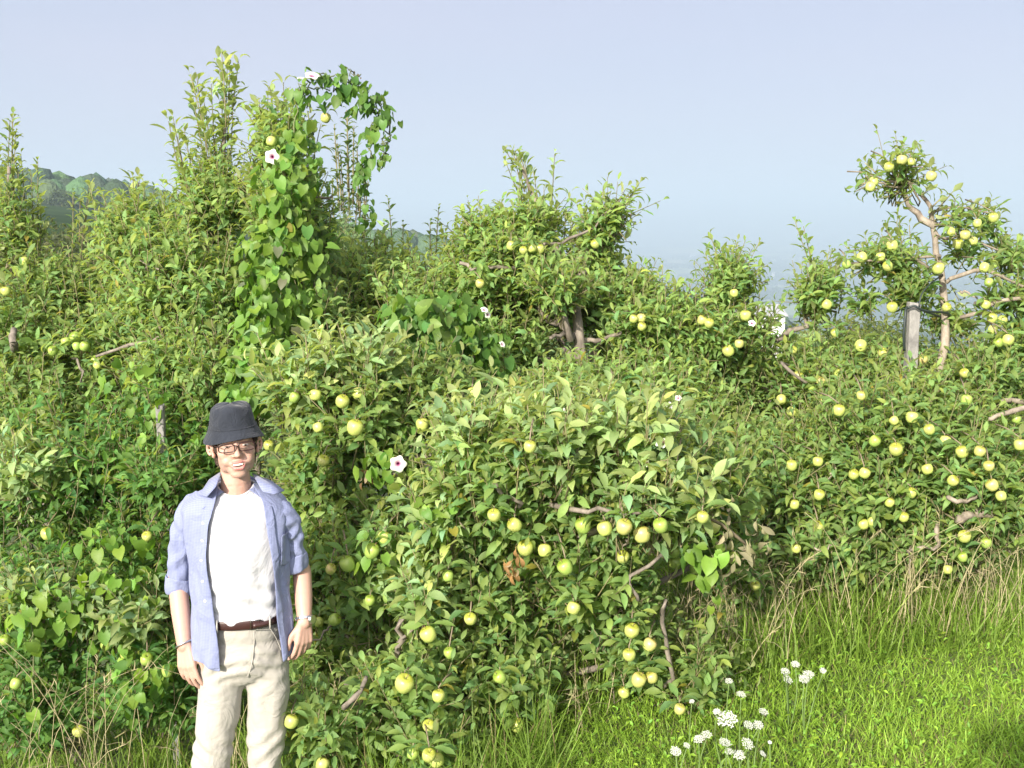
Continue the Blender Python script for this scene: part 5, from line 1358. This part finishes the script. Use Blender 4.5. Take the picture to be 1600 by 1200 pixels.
# glasses
gp = empty('glasses', (0, 0, 0)); gp.parent = person
for sx in (-1, 1):
    pts = []
    for i in range(28):
        a = i / 28 * 2 * math.pi; ca, sa = math.cos(a), math.sin(a)
        ex = .0265 * math.copysign(abs(ca) ** .6, ca); ez = .0165 * math.copysign(abs(sa) ** .6, sa) - (.002 if sa < 0 else 0)
        xx = sx * .033 + ex; pts.append(tuple(hp(xx, -.109 + abs(xx) * .16, -.006 + ez)))
    rim = wire('rim', pts, .0019, M_FRAME, person, closed=True); rim.parent = gp
    me = bpy.data.meshes.new('lens'); me.from_pydata([tuple(p) for p in pts], [], [tuple(range(28))]); me.materials.append(M_LENS); lo = bpy.data.objects.new('lens', me); C.objects.link(lo); lo.parent = gp
    wire('temple', [tuple(hp(sx * .059, -.099, .002)), tuple(hp(sx * .075, -.05, .002)), tuple(hp(sx * .080, .01, -.002)), tuple(hp(sx * .079, .03, -.02))], .0017, M_FRAME, person, k=10).parent = gp
wire('bridge', [tuple(hp(-.0075, -.108, -.003)), tuple(hp(0, -.111, .001)), tuple(hp(.0075, -.108, -.003))], .0020, M_FRAME, person, k=6).parent = gp

# T-shirt
def tors(z, tab): 
    a = np.array(tab); return np.interp(z, a[:, 0], a[:, 1]), np.interp(z, a[:, 0], a[:, 2]), np.interp(z, a[:, 0], a[:, 3])
# z, half width, half depth, centre x
TT = [(1.03, .138, .104, .010), (1.09, .138, .108, .008), (1.18, .142, .112, .006), (1.32, .152, .112, .003), (1.40, .152, .102, .001), (1.445, .145, .092, 0), (1.48, .104, .078, 0), (1.503, .070, .066, 0), (1.515, .060, .060, 0)]
rings = []; zs = list(np.linspace(1.028, 1.44, 40)) + [1.460, 1.476, 1.490, 1.502, 1.511]
for z in zs:
    rx, ry, cx = tors(z, TT); ring = []
    for i in range(72):
        a = i / 72 * 2 * math.pi
        f = float(fold(np.array(a), np.array(z), 1.2, .0045)) * (1 if z < 1.43 else .2) + .0055 * math.sin(z * 95 + 3 * math.sin(a * 2.0)) * math.exp(-((z - 1.12) / .07) ** 2) + .006 * math.exp(-((z - 1.045) / .02) ** 2)
        front = max(0, math.cos(a)); dz = -.028 * front ** 2 if z > 1.45 else 0
        x = math.copysign(abs(math.sin(a)) ** .85, math.sin(a)) * (rx + f) + cx; y = -math.copysign(abs(math.cos(a)) ** .85, math.cos(a)) * (ry + f) + .01
        y -= .012 * front * math.exp(-((z - 1.3) / .1) ** 2)
        ring.append((x, y, z + dz * min(1, (z - 1.45) / .03)))
    rings.append(ring)
tee = ring_loft('t_shirt', rings, M_TEE, person, thick=.0025)
P_ = [tuple(r_) for r_ in np.array(rings[-1])]
wire('neckband', P_, .0048, M_TEE, person, closed=True).parent = tee

# open shirt
ST = [(.84, .182, .132, .006), (.95, .178, .130, .006), (1.05, .171, .126, .005), (1.2, .168, .126, .002), (1.32, .177, .124, -.001), (1.38, .184, .118, -.004), (1.43, .184, .108, -.006), (1.455, .172, .100, -.006), (1.478, .142, .092, -.006), (1.492, .112, .086, -.004), (1.508, .080, .078, 0), (1.518, .066, .070, 0)]
LE = [(.84, -.074), (.95, -.078), (1.05, -.085), (1.2, -.100), (1.3, -.102), (1.40, -.090), (1.47, -.070), (1.518, -.058)]
RE = [(.84, .138), (.95, .132), (1.05, .124), (1.2, .116), (1.3, .108), (1.40, .100), (1.47, .088), (1.518, .058)]
def shirt_pt(a, z, off=0.0, k=1.0):
    rx, ry, cx = tors(z, ST)
    f = float(fold(np.array(a), np.array(z), .4, .0075)) * k * (1 if z < 1.42 else .25) * (1 + max(0, 1.05 - z) * 1.5) + off
    x = math.copysign(abs(math.sin(a)) ** .9, math.sin(a)) * (rx + f) + cx; y = -math.copysign(abs(math.cos(a)) ** .8, math.cos(a)) * (ry + f) + .012
    return Vector((x, y, z))
def edge_angle(z, tab, sgn):
    t_ = np.array(tab); x = np.interp(z, t_[:, 0], t_[:, 1]); rx, ry, cx = tors(z, ST)
    return sgn * math.asin(min(.985, (abs(x - cx) / rx) ** (1 / .9)))
rings = []; zs = list(np.linspace(.875, 1.44, 52)) + [1.452, 1.464, 1.476, 1.486, 1.496, 1.506, 1.514, 1.518]
NA = 96
for z in zs:
    al = edge_angle(z, LE, -1); ar = edge_angle(z, RE, 1); ring = []
    for i in range(NA):
        a = ar + (2 * math.pi + al - ar) * i / (NA - 1)
        p = shirt_pt(a, z); e_ = min(i, NA - 1 - i)
        if e_ < 4: p.y -= .004 * (4 - e_) / 4 * (1 if z < 1.45 else 0)
        if z < .93: p.z += .022 * abs(math.sin(a)) ** 2 * (1 - (z - .875) / .055) + .006 * math.sin(a * 5)
        ring.append(tuple(p))
    rings.append(ring)
shirt = ring_loft('open_shirt', rings, M_SHIRT, person, closed=False, thick=.002)
def sleeve(pts, rs, seed, cuff0):
    P = resample([tuple(p) for p in pts], 34); Rr = np.interp(np.linspace(0, 1, 34), np.linspace(0, 1, len(rs)), rs)
    rings = []; T = np.gradient(P, axis=0); T = nrm(T)
    for j in range(34):
        tv = Vector(T[j]); A = tv.cross(Vector((0, 1, 0))).normalized(); B = tv.cross(A)
        ring = []; inc = False
        for i in range(36):
            a = i / 36 * 2 * math.pi
            f = .0045 * math.sin(3 * a + 5 * math.sin(j * .33 + seed) + seed) + .0035 * math.sin(j * 1.05 + 2 * a + seed) + .002 * math.sin(7 * a + j * .5)
            rr = Rr[j] + (f * .35 + .0100 if inc else f)
            ring.append(tuple(Vector(P[j]) + (A * math.cos(a) + B * math.sin(a)) * rr))
        rings.append(ring)
    rings.append([tuple(Vector(P[-1]) + (Vector(p) - Vector(P[-1])) * .80) for p in rings[-1]])
    rings.append([tuple(Vector(P[-4]) + (Vector(p) - Vector(P[-1])) * .95) for p in rings[-2]])
    o = ring_loft('sleeve', rings, M_SHIRT, person); o.parent = shirt
    # turned-up cuff: a loose band flaring over the sleeve end
    tv = Vector(T[-1]); A = tv.cross(Vector((0, 1, 0))).normalized(); B = tv.cross(A); cr = []
    for d_, k_ in ((.006, .94), (.010, 1.06), (-.002, 1.19), (-.028, 1.20), (-.052, 1.17), (-.060, 1.12), (-.056, 1.04)):
        ring = []
        for i in range(36):
            a = i / 36 * 2 * math.pi; wv = .0035 * math.sin(3 * a + seed + d_ * 60) + .002 * math.sin(7 * a + seed * 2)
            ring.append(tuple(Vector(P[-1]) + tv * (d_ + .006 * math.sin(2 * a + seed)) + (A * math.cos(a) + B * math.sin(a)) * (Rr[-1] * k_ + wv)))
        cr.append(ring)
    ring_loft('cuff', cr, M_SHIRT, person).parent = shirt
    return o
sleeve([pl(322, 784, .03), pl(298, 797, .02), pl(284, 850, .03), pl(279, 922, .05)], [.036, .045, .043, .041, .041], 1.0, 26)
sleeve([pl(416, 790, .03), pl(442, 802, .02), pl(457, 840, .05), pl(463, 886, .07)], [.030, .042, .041, .038, .037], 3.0, 24)
# collar: stand and turned-down leaf
def collar():
    n = 40; R0 = []; R1 = []; R2 = []; R3 = []
    for i in range(n):
        u = i / (n - 1); a = R(38) + u * R(360 - 38 - 34)
        fr = 1 - math.sin(u * math.pi)              # 1 at the front tips
        x, y = .064 * math.sin(a), -.066 * math.cos(a) + .012
        zt = 1.532 - .026 * fr
        k_ = 1 if a < math.pi else 0
        R0.append((x * 1.02, y * 1.02, zt - .03 + .0 * fr)); R1.append((x * 1.06, y * 1.06, zt))
        R2.append((x * 1.22, y * 1.16, zt - .004))
        s_ = 1.60 + .55 * fr ** 3
        ox = x * s_ + (.042 * fr ** 4) * (1 if x > 0 else -1)
        R3.append((ox, y * (1.45 + .45 * fr ** 3) - .006, zt - .036 - .022 * fr ** 2))
    o = ring_loft('collar', [R0, R1, R2, R3], M_SHIRT, person, closed=False, thick=.002, sub=2); o.parent = shirt
collar()
for side in (((347, 736, .0), (327, 746, -.02), (311, 770, -.075), (323, 773, -.11), (337, 757, -.105)), ((394, 740, .0), (424, 748, -.02), (444, 763, -.065), (428, 769, -.10), (410, 764, -.105))):
    P_ = [pl(*q) + Vector((0, 0, -.008 if i_ else 0)) for i_, q in enumerate(side)]; c_ = sum(P_, Vector()) / 5 + Vector((0, -.006, .004))
    me = bpy.data.meshes.new('collar_point'); me.from_pydata([tuple(p) for p in P_] + [tuple(c_)], [], [(i, (i + 1) % 5, 5) for i in range(5)]); me.materials.append(M_SHIRT)
    me.polygons.foreach_set('use_smooth', np.ones(5, bool))
    o = bpy.data.objects.new('collar_point', me); C.objects.link(o); o.parent = shirt
    md = o.modifiers.new('thick', 'SOLIDIFY'); md.thickness = .003; md.offset = 0
# placket buttons (left of picture) and breast pocket
for z in (1.405, 1.345, 1.275, 1.20, 1.13):
    al = edge_angle(z, LE, -1) - .13; p = shirt_pt(al, z, .005)
    bm = bmesh.new(); q = Vector((math.sin(al) * .9, -math.cos(al), 0)).to_track_quat('Z', 'Y').to_matrix().to_4x4()
    bmesh.ops.create_cone(bm, cap_ends=True, segments=14, radius1=.0055, radius2=.0045, depth=.003, matrix=Matrix.Translation(p) @ q)
    me = bpy.data.meshes.new('button'); bm.to_mesh(me); bm.free(); me.materials.append(M_BUTTON); o = bpy.data.objects.new('button', me); C.objects.link(o); o.parent = shirt
rings = []
for z in np.linspace(1.235, 1.345, 10):
    rings.append([tuple(shirt_pt(a, z - (.012 * (1 - abs(a - 1.13) / .26) if z < 1.24 else 0), .0045 + (.006 if z > 1.34 else 0))) for a in np.linspace(.90, 1.36, 12)])
ring_loft('pocket', rings, M_SHIRT, person, closed=False, thick=.002).parent = shirt
# placket strip
for tab, sg in ((LE, -1), (RE, 1)):
    rings = []
    for z in np.linspace(.885, 1.45, 44):
        e_ = edge_angle(z, tab, sg); rings.append([tuple(shirt_pt(e_ + sg * w_ * .19, z, .0035) + Vector((0, -.003, 0))) for w_ in np.linspace(.0, 1, 5)])
    ring_loft('placket', rings, M_SHIRT, person, closed=False, thick=.0015).parent = shirt

# trousers: one melted volume with creases
bm = bmesh.new()
cR, cL = pl(372, 1078).z, 0
ell(bm, (.010, .012, .985), (.140, .104, .10)); ell(bm, (.005, .015, .89), (.150, .118, .12)); 
kL, kR = pl(330, 1190), pl(414, 1190)
chain(bm, [(-.072, .012, .89), (-.084, .005, .74), (kL.x, 0, kL.z), (kL.x - .008, .01, .30), (kL.x - .01, .02, .06)], [.084, .079, .066, .062, .066])
chain(bm, [(.080, .012, .89), (.086, .005, .74), (kR.x, 0, kR.z), (kR.x + .008, .01, .30), (kR.x + .01, .02, .06)], [.083, .077, .062, .060, .065])
pants = melt(bm, 'trousers', M_PANTS, person, .0048, 8)
V_ = verts_of(pants)
nr = np.empty(len(V_) * 3, np.float32); pants.data.vertices.foreach_get('normal', nr); nr = nr.reshape(-1, 3)
z = V_[:, 2]; x = V_[:, 0]
cre = .0055 * np.sin(z * 125 + np.abs(x - .02) * 60 + 2 * np.sin(x * 22)) * np.exp(-((z - .87) / .07) ** 2) * np.clip(1 - abs(abs(x) - .06) * 8, 0, 1)
cre += 0.004 * np.sin(z * 60 - np.abs(x) * 70 + 2 * np.sin(z * 23)) * np.clip((.9 - z) * 3, 0, 1) * .8 + .002 * np.sin(z * 33 + x * 55 + 1) * (z < .8)
cre += .0015 * np.sin(x * 95 + z * 14) * (z < .75)
set_verts(pants, V_ + nr * cre[:, None])
def on_pants(x, z):
    V = verts_of(pants); q = V[(abs(V[:, 0] - x) < .008) & (abs(V[:, 2] - z) < .008)]
    return (x, float(q[:, 1].min()) - .0005, z) if len(q) else (x, -.12, z)
# fly seam, belt loops, pocket seams
wire('fly_seam', [on_pants(x_, z_) for x_, z_ in ((.045, 1.00), (.044, .965), (.040, .935), (.035, .90), (.026, .865), (.014, .835))], .0018, M_PANTS, person, k=20).parent = pants
wire('pocket_seam', [on_pants(.10, 1.0), on_pants(.115, .97), on_pants(.125, .94), on_pants(.135, .91)], .0018, M_PANTS, person, k=10).parent = pants
rings = []
for z in (1.022, 1.024, 1.050, 1.052):
    rr = .004 if z in (1.024, 1.050) else 0
    rings.append([(math.copysign(abs(math.sin(a)) ** .85, math.sin(a)) * (.143 + rr) + .010, -math.copysign(abs(math.cos(a)) ** .85, math.cos(a)) * (.108 + rr) + .010, z - .006 * math.cos(a)) for a in np.linspace(0, 2 * math.pi, 64, endpoint=False)])
belt = ring_loft('belt', rings, M_BELT, person, thick=.003)
bx_ = .052; by_ = -.1085
wire('buckle', [(bx_ - .018, by_, 1.050), (bx_ + .016, by_ + .002, 1.050), (bx_ + .018, by_ + .002, 1.016), (bx_ - .018, by_, 1.016)], .0022, M_STEEL, person, closed=True).parent = belt
wire('belt_tail', [(bx_ - .01, by_ - .002, 1.031), (bx_ + .03, by_ + .007, 1.032), (bx_ + .06, by_ + .024, 1.033)], .009, M_BELT, person, k=8).parent = belt
for lx in (-.08, .10):
    wire('belt_loop', [(lx, -.094, 1.055), (lx, -.104, 1.034), (lx, -.094, 1.010)], .0030, M_PANTS, person, k=6).parent = pants
# bracelet and watch
def bangle(name, c, d, r_, th, mat, flat=1.0):
    d = Vector(d).normalized(); A = d.cross(Vector((0, 1, 0))).normalized(); B = d.cross(A)
    return wire(name, [tuple(Vector(c) + (A * math.cos(a) * flat + B * math.sin(a)) * r_) for a in np.linspace(0, 2 * math.pi, 30, endpoint=False)], th, mat, person, closed=True)
bangle('bracelet', W1 + (E1 - W1).normalized() * .005 + Vector((.0, 0, 0)), (W1 - E1).normalized() + Vector((.35, 0, -.1)), .0315, .0032, M_STEEL)
wd_ = (W2 - E2).normalized()
wt = empty('wristwatch'); wt.parent = person
for k in range(22):
    a = k / 22 * 2 * math.pi; A = wd_.cross(Vector((0, 1, 0))).normalized(); B = wd_.cross(A)
    c_ = W2 - wd_ * .012 + (A * math.cos(a) + B * math.sin(a)) * .031
    bm = bmesh.new(); q = (A * math.cos(a) + B * math.sin(a)).to_track_quat('Z', 'Y').to_matrix().to_4x4()
    bmesh.ops.create_cone(bm, cap_ends=True, segments=8, radius1=.0058, radius2=.0052, depth=.004, matrix=Matrix.Translation(c_) @ q)
    me = bpy.data.meshes.new('link'); bm.to_mesh(me); bm.free(); me.materials.append(M_STEEL); o = bpy.data.objects.new('link', me); C.objects.link(o); o.parent = wt
bm = bmesh.new(); q_ = Vector((.8, -.6, .1)).normalized()
bmesh.ops.create_cone(bm, cap_ends=True, segments=28, radius1=.017, radius2=.0155, depth=.009, matrix=Matrix.Translation(W2 - wd_ * .012 + q_ * .033) @ q_.to_track_quat('Z', 'Y').to_matrix().to_4x4())
me = bpy.data.meshes.new('watch_case'); bm.to_mesh(me); bm.free(); me.materials.append(M_STEEL); o = bpy.data.objects.new('watch_case', me); C.objects.link(o); o.parent = wt
# shoes
bm = bmesh.new()
for kx in (kL.x - .01, kR.x + .01):
    capsule(bm, (kx, .05, .055), (kx, -.10, .045), .045, .040); capsule(bm, (kx, -.05, .04), (kx, -.17, .035), .042, .032)
melt(bm, 'shoes', M_BELT, person, .008, 4)

# the photographer, whose shadow falls on the grass
zg = float(near_z(0, -.16))
photog = empty('person', (.05, -.15, -1.69)); photog.rotation_euler = (0, 0, math.pi)
tag(photog, 'photographer in dark jacket behind the camera, whose head shadow falls on the grass', 'person')
pa_ = [([Vector((-.17, .02, 1.40)), Vector((-.25, -.08, 1.25)), Vector((-.10, -.11, 1.60))], [.05, .042, .026], (Vector((-.10, -.11, 1.60)), Vector((.35, -.2, .55)), (.9, 0, -.4), (0, .9, .2), .5, .9)),
       ([Vector((.17, .02, 1.40)), Vector((.25, -.08, 1.25)), Vector((.10, -.11, 1.60))], [.05, .042, .026], (Vector((.10, -.11, 1.60)), Vector((-.35, -.2, .55)), (-.9, 0, -.4), (0, .9, .2), .5, .9))]
man(photog, pa_, coarse=True)
M_JACKET = cloth('navy jacket', (.04, .05, .08))
bm = bmesh.new()
for c, r_ in [((0, .01, 1.33), (.19, .125, .16)), ((0, .01, 1.14), (.175, .125, .18)), ((0, .01, 1.0), (.175, .125, .12)), ((0, .015, 1.43), (.175, .09, .06))]: ell(bm, c, r_)
chain(bm, [(-.17, .02, 1.40), (-.25, -.08, 1.25), (-.13, -.105, 1.52)], [.066, .056, .044]); chain(bm, [(.17, .02, 1.40), (.25, -.08, 1.25), (.13, -.105, 1.52)], [.066, .056, .044])
melt(bm, 'jacket', M_JACKET, photog, .009, 4)
bm = bmesh.new()
for sx, fx in ((-1, -.155), (1, .10)): chain(bm, [(sx * .08, .01, .92), ((sx * .085 + fx) / 2 - .01, 0, .50), (fx, .03, .10)], [.105, .078, .065])
melt(bm, 'trousers', M_PANTS, photog, .009, 4)
cp = empty('compact_camera', (0, -.045, -.03)); tag(cp, 'small silver compact camera held up by the photographer', 'camera')
bm = bmesh.new(); bmesh.ops.create_cube(bm, size=1, matrix=Matrix.Diagonal((.10, .028, .058, 1))); bmesh.ops.bevel(bm, geom=bm.edges[:], offset=.006, segments=3, affect='EDGES')
me = bpy.data.meshes.new('camera_body'); bm.to_mesh(me); bm.free(); me.materials.append(M_STEEL); o = bpy.data.objects.new('camera_body', me); C.objects.link(o); o.parent = cp
bm = bmesh.new(); bmesh.ops.create_cone(bm, cap_ends=True, segments=32, radius1=.02, radius2=.017, depth=.016, matrix=Matrix.Translation((.015, .020, .0)) @ Matrix.Rotation(-math.pi / 2, 4, 'X'))
me = bpy.data.meshes.new('lens_barrel'); bm.to_mesh(me); bm.free(); me.materials.append(M_FRAME); o = bpy.data.objects.new('lens_barrel', me); C.objects.link(o); o.parent = cp
